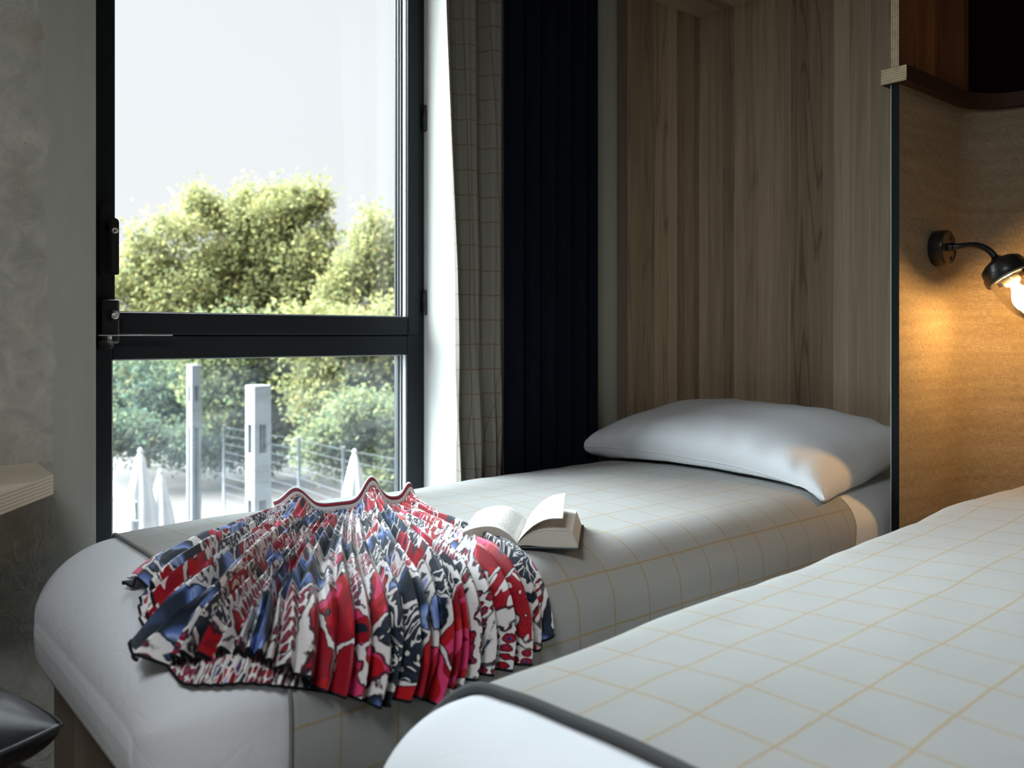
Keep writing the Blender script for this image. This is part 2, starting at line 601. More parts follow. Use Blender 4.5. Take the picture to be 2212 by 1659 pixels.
def leaf_mat(name, cols, trans=.35):
    g = G(name)
    r = g.n('ShaderNodeNewGeometry').outputs['Random Per Island']
    c = g.ramp(r, [(i / (len(cols) - 1), k) for i, k in enumerate(cols)])
    d = g.n('ShaderNodeBsdfDiffuse'); g.put(d.inputs[0], c)
    t = g.n('ShaderNodeBsdfTranslucent'); g.put(t.inputs[0], c)
    m = g.n('ShaderNodeMixShader'); m.inputs[0].default_value = trans
    g.t.links.new(d.outputs[0], m.inputs[1]); g.t.links.new(t.outputs[0], m.inputs[2])
    return g.end(m.outputs[0])


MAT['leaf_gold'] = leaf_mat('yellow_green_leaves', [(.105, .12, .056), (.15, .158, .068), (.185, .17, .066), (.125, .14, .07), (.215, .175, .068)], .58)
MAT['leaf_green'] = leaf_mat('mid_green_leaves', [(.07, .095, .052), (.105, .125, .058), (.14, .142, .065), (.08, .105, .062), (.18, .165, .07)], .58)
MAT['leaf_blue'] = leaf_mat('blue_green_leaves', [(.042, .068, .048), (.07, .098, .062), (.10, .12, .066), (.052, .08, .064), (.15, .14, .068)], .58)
MAT['bark'] = plain('grey_brown_bark', (.12, .09, .06), .9, .3, 5.)
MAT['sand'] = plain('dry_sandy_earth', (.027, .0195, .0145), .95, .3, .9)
MAT['terrace'] = plain('pale_terrace_paving', (.11, .10, .092), .9, .08, 1.)
MAT['column_metal'] = plain('pale_grey_steel', (.095, .105, .112), .55, .03)
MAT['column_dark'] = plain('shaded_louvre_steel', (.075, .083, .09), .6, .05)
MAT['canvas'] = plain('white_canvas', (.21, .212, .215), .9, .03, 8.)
MAT['fence'] = plain('galvanised_fence', (.10, .113, .123), .6)

# ------------------------------------------------------------------ room shell
YW = 2.15       # room face of the window wall
YF = 2.35       # room face of the window frame
ZC = 2.50
XWL, XWR = .543, 1.60     # window opening
S = 'structure'


def struct(name, *a, **k):
    return tag(box(name, *a, **k), kind=S)


struct('floor', -2.2, 3.4, -2.4, 2.62, -.12, 0, MAT['floor'], bevel=0, uvaxes=(0, 1))
struct('ceiling', -2.2, 3.4, -2.4, 2.62, ZC, ZC + .12, MAT['ceiling'], bevel=0)
struct('wall_left', -2.2, XWL, YW, 2.425, 0, ZC, MAT['concrete'], bevel=.002)
o = box('wall_back', XWR, 1.80, YW, 2.425, 0, ZC, MAT['white_plaster'], bevel=.004)
tag(o, kind=S)
o = box('wall_back', 1.80, 3.4, YW, 2.425, 0, ZC, MAT['green_plaster'], bevel=.0)
tag(o, kind=S)
struct('trim_1', XWL, XWR, YW + .03, 2.425, 0, .30, MAT['white_plaster'], bevel=.0)          # wall below the window
struct('wall_right', 3.4, 3.52, -2.4, 2.425, 0, ZC, MAT['room_wall'], bevel=0)
struct('wall_front', -2.2, 3.4, -2.52, -2.4, 0, ZC, MAT['room_wall'], bevel=0)
struct('wall_side', -2.32, -2.2, -2.4, 2.425, 0, ZC, MAT['room_wall'], bevel=0)

# ------------------------------------------------------------------ window
win = empty('window_1', (1.07, YF, .30))
tag(win, 'anthracite window looking onto trees', kind=S)
ZB, ZT = .30, 2.44
XL, XR = .638, 1.533
T0, T1 = .988, 1.111       # transom
bm = bmesh.new()
box_bm(bm, XWL, XL - .006, YF, 2.43, ZB, ZT, .003)
box_bm(bm, XR, XWR, YF, 2.43, ZB, ZT, .003)
box_bm(bm, XL - .006, XR, YF + .001, 2.43, T0, 1.049, .002)
box_bm(bm, XL - .006, XR, YF + .02, 2.42, 1.04, 1.06)
box_bm(bm, XL - .006, XR, YF + .001, 2.43, ZB, ZB + .06, .003)
box_bm(bm, XL - .006, XR, YF + .001, 2.43, ZT - .03, ZT, .003)
fr = from_bm('window_frame', bm, MAT['frame'], win)
bm = bmesh.new()           # opening sash, proud of the frame
box_bm(bm, XWL + .035, XL, YF - .006, 2.425, 1.052, ZT - .012, .004)
box_bm(bm, XR, XWR - .022, YF - .006, 2.425, 1.052, ZT - .012, .004)
box_bm(bm, XL, XR, YF - .005, 2.425, 1.052, T1, .004)
box_bm(bm, XL, XR, YF - .005, 2.425, ZT - .07, ZT - .012, .004)
sash = from_bm('window_sash', bm, MAT['frame'], win)
box('upper_pane', XL - .01, XR + .01, 2.400, 2.406, T1 - .01, ZT - .06, MAT['pane'], sash, 0)
box('lower_pane', XL - .01, XR + .01, 2.400, 2.406, ZB + .05, T0 + .01, MAT['pane_low'], win, 0)
# glazing gaskets: pale and dark strips round each light
for nm, par, za, zb in (('gasket', sash, T1, ZT - .07), ('gasket', win, ZB + .06, T0)):
    bm = bmesh.new()
    for ya, yb, th in ((2.358, 2.374, .0015), (2.384, 2.390, .0035)):
        box_bm(bm, XR - th, XR + .001, ya, yb, za, zb)
        box_bm(bm, XL - .007, XL + th - .004, ya, yb, za, zb)
        if par is sash: box_bm(bm, XL, XR, ya, yb, za - .001, za + th)
        else: box_bm(bm, XL, XR, ya, yb, zb - th, zb + .001)
    from_bm(nm, bm, MAT['gasket_pale'], par)
    bm = bmesh.new()
    for ya, yb, th in ((2.391, 2.400, .008),):
        box_bm(bm, XR - th, XR + .001, ya, yb, za, zb)
        box_bm(bm, XL - .007, XL + th - .006, ya, yb, za, zb)
    from_bm('inner_seal', bm, MAT['gasket_dark'], par)


def slab_round(name, xc, w, z0, z1, y0, y1, mat, parent, top=True, bot=True, bevel=.002):
    """a plate upright on the sash with half-round ends"""
    pts = []
    r = w / 2
    n = 10
    for k in range(n + 1):
        a = math.pi * k / n
        pts.append((xc + r * math.cos(a), (z1 - r if top else z1 - .002) + (r if top else .002) * math.sin(a)))
    for k in range(n + 1):
        a = math.pi + math.pi * k / n
        pts.append((xc + r * math.cos(a), (z0 + r if bot else z0 + .002) + (r if bot else .002) * math.sin(a)))
    bm = bmesh.new()
    f = bm.faces.new([bm.verts.new((x, y1, z)) for x, z in pts])
    e = bmesh.ops.extrude_face_region(bm, geom=[f])
    vs = [v for v in e['geom'] if isinstance(v, bmesh.types.BMVert)]
    for v in vs: v.co.y = y0
    fr_ = [x for x in e['geom'] if isinstance(x, bmesh.types.BMFace)]
    if bevel: bmesh.ops.bevel(bm, geom=list(fr_[0].edges), offset=bevel, segments=2, affect='EDGES')
    return from_bm(name, bm, mat, parent)


hd = slab_round('handle_plate', .614, .030, 1.197, 1.390, YF - .018, YF - .006, MAT['black_metal'], sash)
lv = slab_round('handle_lever', .624, .023, 1.204, 1.348, YF - .052, YF - .038, MAT['black_metal'], sash, True, False, .004)
lathe('handle_neck', [(.012, 0), (.012, .03)], (.622, YF - .012, 1.325), (0, -1, 0), MAT['black_metal'], sash, 20)
lc = lathe('lock_cylinder', [(.0075, 0), (.0075, .006), (.0065, .007), (.004, .0072), (.0038, .004), (0, .004)], (.624, YF - .050, 1.315), (0, -1, 0), MAT['chrome'], sash, 24)
box('keyhole', .6232, .6248, YF - .0556, YF - .0535, 1.3125, 1.3175, MAT['gasket_dark'], sash, 0)
bx = box('safety_lock', .598, .6415, YF - .036, YF - .005, 1.030, 1.142, MAT['black_metal'], win, .007, seg=4)
lathe('lock_boss', [(.017, 0), (.015, .010), (.011, .016), (.010, .018)], (.624, YF - .034, 1.100), (0, -1, 0), MAT['black_metal'], bx, 24)
lathe('lock_cylinder', [(.0085, 0), (.0085, .006), (.0075, .007), (.0045, .0072), (.0042, .004), (0, .004)], (.624, YF - .050, 1.100), (0, -1, 0), MAT['chrome'], bx, 24)
bm = bmesh.new()
box_bm(bm, .588, .770, YF - .046, YF - .022, 1.0495, 1.0525, .001)
from_bm('restrictor_arm', bm, MAT['chrome'], win)
lathe('arm_bolt', [(.006, 0), (.006, .009)], (.616, YF - .034, 1.040), (0, 0, 1), MAT['chrome'], win, 6, smooth=False)
lathe('arm_pivot', [(.021, 0), (.021, .022)], (.612, YF - .018, 1.016), (0, 0, 1), MAT['black_metal'], win, 24)
for za, zb in ((1.724, 1.808), (1.118, 1.200)):
    lathe('hinge', [(.006, 0), (.0075, .001), (.0075, zb - za - .001), (.006, zb - za)], (XWR - .006, YF - .011, za), (0, 0, 1), MAT['black_metal'], win, 16)

# ------------------------------------------------------------------ curtains
def curtain(name, fn, z0, z1, nu, nz, mat, label, cat):
    zs = np.linspace(z0, z1, nz)
    V = np.zeros((nu, nz, 3)); UV = np.zeros((nu, nz, 2))
    for j, z in enumerate(zs):
        P = np.array([fn(i / (nu - 1), z) for i in range(nu)])
        d = np.concatenate([[0], np.cumsum(np.linalg.norm(np.diff(P, axis=0), axis=1))])
        V[:, j, :2] = P; V[:, j, 2] = z
        UV[:, j, 0] = d; UV[:, j, 1] = z
    r = empty(name, (V[:, 0, 0].mean(), V[:, 0, 1].mean(), z0), label, cat)
    o = mk('fabric', V.reshape(-1, 3), grid_faces(nu, nz), mat, r, uv=UV.reshape(-1, 2))
    m = o.modifiers.new('thick', 'SOLIDIFY'); m.thickness = .0025; m.offset = 0
    return r, V


def curtain_check(a, z):
    lean = np.interp(z, [.4, .9, 1.25, 1.6, 2.0, 2.4], [1.542, 1.541, 1.534, 1.517, 1.499, 1.486])
    x1 = 1.733
    x = lean + (x1 - lean) * a
    ph = a * 2.35 * 2 * math.pi + .25 * math.sin(z * 1.7)
    amp = .021 + .006 * math.sin(z * 2.3 + a * 4)
    y = 2.100 + amp * math.sin(ph - 1.1) - .005 * math.sin(3 * ph)
    y += .008 * math.exp(-((z - .75) / .25) ** 2) * math.sin(a * 40 + z * 9)
    if a < .04: y = y - .004
    return x, y


def curtain_navy(a, z):
    x = 1.737 + (2.136 - 1.737) * a
    ph = a * 5.6 * 2 * math.pi + .3 * math.sin(z * 1.1)
    y = 2.088 + .020 * math.sin(ph + .6) * (.75 + .25 * math.sin(a * 9)) + .004 * math.sin(2 * ph)
    return x, y


cc, _ = curtain('checked_curtain', curtain_check, .03, 2.44, 110, 60, MAT['curtain_check'], 'grey wool curtain with thin tan checks hanging beside the window', 'curtain')
cn, _ = curtain('navy_curtain', curtain_navy, .03, 2.44, 140, 30, MAT['navy'], 'dark navy blackout curtain hanging beside the wood-lined niche', 'curtain')
rail = tag(tube('curtain_rail', [(.6, 2.09, 2.462), (2.16, 2.09, 2.462)], .012, MAT['frame'], None), 'dark curtain rail under the ceiling above the curtains', 'curtain rail')

# ------------------------------------------------------------------ bed surfaces
class BedForm:
    def __init__(s, x0, x1, yn, yf, zb, tops, rn, rf, L, crown=.02, seed=0., wr=.004, rb=.05, Rz=.141, Ry=.13):
        s.x0, s.x1, s.yn, s.yf, s.zb = x0, x1, yn, yf, zb
        s.tx, s.tz = zip(*tops)
        s.L, s.seed, s.wr, s.crown, s.Rz, s.Ry = L, seed, wr, crown, Rz, Ry
        zt = 1.0  # section built on a unit top height, moved later
        P = []
        # run: under-curl near, up near side, round, top, round, down far side, under-curl
        def arc(cy, cz, r, a0, a1, n):
            for k in range(n + 1):
                a = a0 + (a1 - a0) * k / n
                P.append((cy + r * math.cos(a), cz + r * math.sin(a)))
        H = s.tz[len(s.tz) // 2]
        s.H = H
        bulge = .012
        P.append((yn + rb * 1.5, zb))
        arc(yn + rb, zb + rb, rb, -math.pi / 2, -math.pi, 8)
        arc(yn + rn, H - rn, rn, math.pi, math.pi / 2, 16)
        arc(yf - rf, H - rf, rf, math.pi / 2, 0, 12)
        arc(yf - rb, zb + rb, rb, 0, -math.pi / 2, 8)
        P.append((yf - rb * 1.5, zb))
        P = np.array(P)
        d = np.concatenate([[0], np.cumsum(np.linalg.norm(np.diff(P, axis=0), axis=1))])
        s.wmax = d[-1]
        w = np.linspace(0, s.wmax, 220)
        y = np.interp(w, d, P[:, 0]); z = np.interp(w, d, P[:, 1])
        # crown the top
        t = np.clip((y - yn) / (yf - yn), 0, 1)
        fr_ = np.clip((z - (H - .08)) / .08, 0, 1)
        z = z + fr_ * crown * (np.sin(math.pi * t) ** .8 - .35)
        # bellied sides
        side = np.clip((z - zb) / (H - zb), 0, 1)
        y = np.where(y < (yn + yf) / 2, y - bulge * np.sin(math.pi * side), y + bulge * .5 * np.sin(math.pi * side))
        s.w, s.y, s.z = w, y, z
        s.yc, s.zc = (yn + yf) / 2, (zb + H) / 2
        s.hy, s.hz = (yf - yn) / 2, (H - zb) / 2

    def pt(s, x, w, off=0.):
        def raw(x, w):
            y = np.interp(w, s.w, s.y); z = np.interp(w, s.w, s.z)
            z = s.zb + (z - s.zb) * (np.interp(x, s.tx, s.tz) - s.zb) / (s.H - s.zb)
            xi = min(max((x - s.x0) / s.L, 0.), 1.)
            k = 1 - math.sqrt(max(0., 1 - (1 - xi) ** 2))
            y = s.yc + (y - s.yc) * (1 - k * s.Ry / s.hy)
            zz = s.zc + (z - s.zc) * (1 - k * s.Rz / s.hz)
            z = zz if z > s.zc else s.zc + (z - s.zc) * (1 - k * .62 * s.Rz / s.hz)
            return Vector((x, y, z))
        p = raw(x, w)
        e = .004
        n = (raw(x + e, w) - raw(max(s.x0 + 1e-4, x - e), w)).cross(raw(x, min(w + e, s.wmax)) - raw(x, max(0, w - e)))
        n = n.normalized() if n.length > 1e-12 else Vector((-1, 0, 0))
        q = Vector((x * 4.2, w * 4.2, s.seed))
        d = mnoise.noise(q) * s.wr + mnoise.noise(q * 2.7 + Vector((3, 1, 5))) * s.wr * .45
        d *= min(1., .15 + max(0., x - s.x0) / .15)
        return p + n * (off + d), n

    def w_of_top_y(s, y):
        m = (s.z > s.zc)
        return float(np.interp(y, s.y[m], s.w[m]))

    def duvet(s, name, mat, label, cat, ni=90, nj=150, off=0., x1=None, group=None):
        xs = np.concatenate([s.x0 + s.L * (1 - np.cos(np.linspace(0.02, math.pi / 2, 34))), np.linspace(s.x0 + s.L, x1 or s.x1, ni - 33)[1:]])
        ws = np.linspace(0, s.wmax, nj)
        V = np.array([[s.pt(x, w, off)[0][:] for w in ws] for x in xs])
        mid = V[0].copy(); mid[:, 2] = s.zc - .02
        mid[:, 1] = s.yc + (mid[:, 1] - s.yc) * .97
        rings = []
        for t in (1., .8, .5, .25):
            q = mid + (V[0] - mid) * (1 - t) ** .5
            q[:, 0] = V[0][:, 0] * (1 - t) + (s.x0 - .004) * t
            rings.append(q)
        V = np.concatenate([np.array(rings), V])
        xs = np.zeros(len(V))
        ni = len(xs)
        Fc = [list(f) for f in grid_faces(ni, nj, wrap_v=True)]
        Fc.append([(ni - 1) * nj + k for k in range(nj)])
        o = mk(name, V.reshape(-1, 3), Fc, mat)
        return tag(o, label, cat, group)

    def blanket(s, name, mat, label, cat, edge, xe, w0, w1, off=.008, ni=150, nj=150, br=.0055, bmat=None):
        """edge(w): x of the foot edge; xe(w): x of the head edge"""
        ws = np.linspace(w0, w1, nj)
        V = np.zeros((ni, nj, 3)); UV = np.zeros((ni, nj, 2))
        for j, w in enumerate(ws):
            a, b = edge(w), xe(w)
            for i in range(ni):
                x = a + (b - a) * i / (ni - 1)
                V[i, j] = s.pt(x, w, off)[0][:]
                UV[i, j] = (x, w)
        r = empty(name, (float(V[:, :, 0].mean()), s.yc, s.H), label, cat)
        o = mk('cloth', V.reshape(-1, 3), grid_faces(ni, nj), mat, r, uv=UV.reshape(-1, 2))
        m = o.modifiers.new('thick', 'SOLIDIFY'); m.thickness = .006; m.offset = -1
        tube('edge_and_shadow', [Vector(V[0, j]) for j in range(nj)], br, bmat or MAT['charcoal_edge'], r, 8)  # dark tube is the blanket edge plus its shadow line
        return r


bed_a = BedForm(.372, 2.70, 1.165, 2.045, .325, [(.3, .60), (.6, .615), (1.1, .622), (1.6, .622), (2.2, .622), (2.9, .622)], .10, .07, .17, .022, 1.3, .004)
bed_b = BedForm(.50, 2.72, -.01, .935, .325, [(.3, .585), (.7, .592), (.95, .60), (1.5, .615), (1.95, .63), (2.1, .645), (2.9, .645)], .10, .085, .16, .03, 9.7, .005)

bed_a.duvet('duvet', MAT['linen'], 'white cotton duvet tucked round the foot of the bed by the window', 'duvet')
bed_b.duvet('duvet', MAT['linen'], 'white duvet on the bed nearer the camera, rounded at its foot corner', 'duvet')


def bed_frame(x0, x1, y0, y1, label):
    r = empty('bed', ((x0 + x1) / 2, (y0 + y1) / 2, 0), label, 'bed')
    box('bed_base', x0 + .05, x1, y0 + .05, y1 - .05, .0, .06, MAT['gasket_dark'], r, .002)
    bm = bmesh.new()
    box_bm(bm, x0, x0 + .02, y0, y1, .06, .322, .002)
    from_bm('foot_board', bm, MAT['ash_dark'], r, uvaxes=(1, 2))
    bm = bmesh.new()
    box_bm(bm, x0 + .02, x1, y0, y0 + .02, .06, .322, .002)
    box_bm(bm, x0 + .02, x1, y1 - .02, y1, .06, .322, .002)
    box_bm(bm, x0 + .02, x1, y0 + .02, y1 - .02, .30, .321, .002)
    from_bm('side_board', bm, MAT['ash_dark'], r, uvaxes=(0, 2))
    return r


bed_frame(.43, 2.70, 1.20, 2.035, 'wooden bed base under the white duvet at the foot by the window')
bed_frame(.56, 2.72, .03, .895, 'low wooden base of the bed nearer the camera, under its white duvet')

# blankets
wa0 = .10
wa1 = bed_a.w_of_top_y(2.03)
def edge_a(w): return .535 + .012 * math.sin(w * 6) + .02 * max(0, (.42 - w))
def head_a(w):
    return 2.12 + .06 * math.exp(-((w - .35) / .12) ** 2) + .015 * math.sin(w * 9)
bed_a.blanket('wool_blanket', MAT['blanket'], 'grey wool blanket with thin tan checks under the skirt and open book', 'blanket', edge_a, head_a, wa0, wa1 + .05, .008, 170, 150, .0032, MAT['grey_edge'])
wb_far = bed_b.w_of_top_y(.90)
def edge_b(w): return .683 - .075 * max(0., min(1., (w - wb_far) / .12)) ** 1.3
def head_b(w): return 2.66
bed_b.blanket('wool_blanket', MAT['blanket_near'], 'grey wool blanket with thin tan checks on the bed nearer the camera', 'blanket', edge_b, head_b, .10, bed_b.wmax - .12, .008, 170, 170, .0075)

# ------------------------------------------------------------------ pillow
def pillow():
    LX, LY, T = .55, .91, .19
    nu, nv = 64, 90
    c = Vector((2.335, 1.637, .715))
    tilt = math.radians(8)
    half = []
    for sgn in (1, -1):
        A = np.zeros((nu, nv, 3))
        for i in range(nu):
            for j in range(nv):
                a = math.sin(math.pi / 2 * (-1 + 2 * i / (nu - 1))); b = math.sin(math.pi / 2 * (-1 + 2 * j / (nv - 1)))
                # the long edges are drawn in a little between the pointed corners
                pa = a * (1 - .075 * (1 - b * b) ** .8 * abs(a))
                pb = b * (1 - .060 * (1 - a * a) ** .8 * abs(b))
                prof = max(0., (1 - abs(a) ** 3.2)) ** .36 * max(0., (1 - abs(b) ** 3.8)) ** .40
                z = sgn * T / 2 * prof * (1.05 if sgn > 0 else .95)
                x = pa * LX / 2; y = pb * LY / 2
                q = Vector((x * 7, y * 7, sgn * 3.))
                fold = mnoise.noise(q) * .006 * prof
                rad = math.exp(-((1 - abs(a)) / .25) ** 2)
                fold += .0045 * rad * math.sin(b * 24 + 4 * mnoise.noise(Vector((b * 4, 1, 2)))) * min(1, prof * 2)
                z += fold * sgn
                droop = .010 * b - .045 * max(0, -b) ** 3.0 * (1 - .5 * (a > 0) * a) - .018 * max(0, b) ** 3
                X = x * math.cos(tilt) - z * math.sin(tilt); Z = x * math.sin(tilt) + z * math.cos(tilt) + droop
                P = Vector((c.x + X, c.y + y, c.z + Z))
                yy = min(max(P.y, 1.20), 2.02)
                floor_z = bed_a.pt(P.x, bed_a.w_of_top_y(yy), .016)[0].z
                if P.y < 1.20: floor_z -= (1.20 - P.y) * .6
                if P.z < floor_z + .004:
                    P.z = floor_z + .004 + (0 if sgn < 0 else .002)
                A[i, j] = P[:]
        half.append(A)
    n = nu * nv
    F1 = grid_faces(nu, nv); F2 = grid_faces(nu, nv)[:, ::-1] + n
    V = np.concatenate([half[0].reshape(-1, 3), half[1].reshape(-1, 3)])
    Fc = np.concatenate([F1, F2])
    r = empty('pillow', (c.x, c.y, .63), 'plump white pillow at the head of the bed, against the wooden niche', 'pillow')
    o = mk('pillow_case', V, Fc, MAT['linen_pillow'], r)
    bm = bmesh.new(); bm.from_mesh(o.data); bmesh.ops.remove_doubles(bm, verts=bm.verts[:], dist=.0008); bm.to_mesh(o.data); bm.free()
    seam = [Vector(half[0][0, j]) for j in range(nv)]
    tube('seam', seam, .0016, MAT['linen_pillow'], r, 6)
    return r


pillow()

# ------------------------------------------------------------------ skirt
def surface_index(form, xlo, xhi, wlo, whi, nx=130, nw=230, off=.012):
    xs = np.linspace(xlo, xhi, nx); ws = np.linspace(wlo, whi, nw)
    P = np.array([[form.pt(x, w, off)[0][:] for w in ws] for x in xs])
    u, v, d = project(P)
    return xs, ws, u, v, d


sx_, sw_, su_, sv_, sd_ = surface_index(bed_a, .378, 1.6, .06, bed_a.w_of_top_y(2.03))


def hit(u, v):
    e = (su_ - u) ** 2 + (sv_ - v) ** 2
    near = e < e.min() + 60
    dd = np.where(near, sd_ + e * 1e-3, 1e9)
    i, j = np.unravel_index(np.argmin(dd), dd.shape)
    return sx_[i], sw_[j]


hem_px = [(0, 268, 1258), (.05, 340, 1276), (.10, 335, 1345), (.15, 322, 1432), (.20, 388, 1440), (.26, 440, 1428), (.31, 505, 1412),
          (.36, 550, 1425), (.42, 610, 1448), (.48, 690, 1492), (.54, 760, 1500), (.60, 815, 1515), (.66, 870, 1492), (.72, 930, 1508),
          (.78, 1000, 1468), (.84, 1075, 1440), (.90, 1140, 1405), (.95, 1180, 1362), (1.0, 1156, 1292)]
waist_px = [(0, 592, 1096), (.25, 672, 1101), (.5, 750, 1096), (.75, 825, 1089), (1.0, 897, 1082)]
HEM = np.array([(a, *hit(u, v)) for a, u, v in hem_px])
WST = np.array([(a, *hit(u, v)) for a, u, v in waist_px])


def smooth_interp(t, T):
    # Catmull-Rom through the control points
    xs = T[:, 0]
    i = int(np.clip(np.searchsorted(xs, t) - 1, 0, len(xs) - 2))
    u = (t - xs[i]) / (xs[i + 1] - xs[i])
    p0, p1, p2, p3 = T[max(i - 1, 0), 1:], T[i, 1:], T[i + 1, 1:], T[min(i + 2, len(xs) - 1), 1:]
    return .5 * ((2 * p1) + (-p0 + p2) * u + (2 * p0 - 5 * p1 + 4 * p2 - p3) * u * u + (-p0 + 3 * p1 - 3 * p2 + p3) * u ** 3)


def waist_lift(a):
    return .036 * math.exp(-((a - .17) / .085) ** 2) + .052 * math.exp(-((a - .68) / .075) ** 2) + .030 * math.exp(-((a - .95) / .05) ** 2)


_w, _h = smooth_interp(1., WST), smooth_interp(1., HEM)
_m = np.array(hit(1035, 1168))
# pull the outer edge in so it bows the way the cloth lies
_ax = _h - _w
_t = float(np.clip(np.dot(_m - _w, _ax) / np.dot(_ax, _ax), .15, .85))
BEND = (_m - (_w + _ax * _t)) / (4 * _t * (1 - _t))
NP_ = 35


def tri(x):
    x = x % 1.0
    return 4 * abs(x - .5) - 1


def skirt_pt(a, r, hem, base=.010, amp=1., coarse=1.):
    w0 = smooth_interp(a, WST); h0 = smooth_interp(a, hem)
    # rays spring from the gathered waist and ease outward
    x, w = w0 + (h0 - w0) * r + BEND * 4 * r * (1 - r) * max(0., (a - .55) / .45) ** 1.6
    x += .012 * math.sin(r * math.pi) * math.sin(a * 9.42)
    x = max(x, bed_a.x0 + .004)
    big = coarse * (.018 * math.sin(a * 31 + 1.1 * math.sin(r * 3)) + .012 * math.sin(a * 57 + 2)) * min(1, r * 1.6)
    if a < .34: big += coarse * .022 * math.sin(math.pi * a / .34 * 3) ** 2 * math.sin(math.pi * min(1, r)) ** .7 * (.4 + r * .6)
    endw = min(1., (1 - a) / .10) * min(1., a / .04)
    big *= endw
    pl = (.35 + .65 * endw) * amp * (.0035 + .0125 * r) * tri(a * NP_ + .35 * math.sin(a * 17) + .12 * math.sin(r * 5 + a * 11))
    off = base * (.6 + .4 * endw) + abs(big) * .9 + pl + .006 * r * endw + (1 - endw) * .004
    p, n = bed_a.pt(x, w, off)
    lf = waist_lift(a) * math.exp(-r * 5.2)
    p = p + Vector((0, 0, lf))
    return p


nc, nr = NP_ * 9, 74
V = np.zeros((nc + 1, nr + 1, 3)); UV = np.zeros((nc + 1, nr + 1, 2))
for i in range(nc + 1):
    a = i / nc
    for j in range(nr + 1):
        r = j / nr
        V[i, j] = skirt_pt(a, r, HEM)[:]
        UV[i, j] = (a * 1.9, r * .80)
sk = empty('pleated_skirt', (.85, 1.5, .62), 'red, navy and white patchwork print pleated skirt spread over the bed', 'skirt')
o = mk('skirt_front', V.reshape(-1, 3), grid_faces(nc + 1, nr + 1), MAT['skirt'], sk, uv=UV.reshape(-1, 2), smooth=False)
m = o.modifiers.new('thick', 'SOLIDIFY'); m.thickness = .0016; m.offset = 0
tube('hem', [Vector(V[i, nr]) for i in range(nc + 1)], .0026, MAT['strip'], sk, 6)
# back layer peeping out below the front hem
back_px = [(0, 300, 1296), (.10, 300, 1340), (.22, 345, 1392), (.36, 378, 1466), (.5, 450, 1476), (.65, 530, 1478), (.8, 610, 1480), (1, 700, 1494)]
HB = np.array([(a, *hit(u, v)) for a, u, v in back_px])
nb_, rb_ = 180, 40
Vb = np.zeros((nb_ + 1, rb_ + 1, 3)); Ub = np.zeros((nb_ + 1, rb_ + 1, 2))
for i in range(nb_ + 1):
    a = i / nb_
    w0 = smooth_interp(.02 + a * .48, WST); h0 = smooth_interp(a, HB)
    for j in range(rb_ + 1):
        r = .45 + .55 * j / rb_
        x, w = w0 + (h0 - w0) * r
        x = max(x, bed_a.x0 + .004)
        p, n = bed_a.pt(x, w, .011 + .0035 * tri(a * 19))
        Vb[i, j] = p[:]
        Ub[i, j] = (a * .95 + .37, r * .8 + .9)
o = mk('skirt_back', Vb.reshape(-1, 3), grid_faces(nb_ + 1, rb_ + 1), MAT['skirt'], sk, uv=Ub.reshape(-1, 2), smooth=False)
m = o.modifiers.new('thick', 'SOLIDIFY'); m.thickness = .0012; m.offset = 0
tube('hem', [Vector(Vb[i, rb_]) for i in range(nb_ + 1)], .0024, MAT['strip'], sk, 6)
# waistband: a striped knit strip standing along the gathered edge
nw_ = 120
Wv = []; Wu = []
for i in range(nw_ + 1):
    a = i / nw_
    p = skirt_pt(a, 0., HEM, .012, 0., 0.)
    for k, (dz, dy) in enumerate(((0.0, -.004), (.008, -.0025), (.016, .002), (.0225, .008))):
        Wv.append((p.x, p.y + dy, p.z + dz - .003)); Wu.append((a * .4, k / 3))
o = mk('waistband', Wv, grid_faces(nw_ + 1, 4), MAT['band'], sk, uv=Wu)
m = o.modifiers.new('thick', 'SOLIDIFY'); m.thickness = .003; m.offset = 0

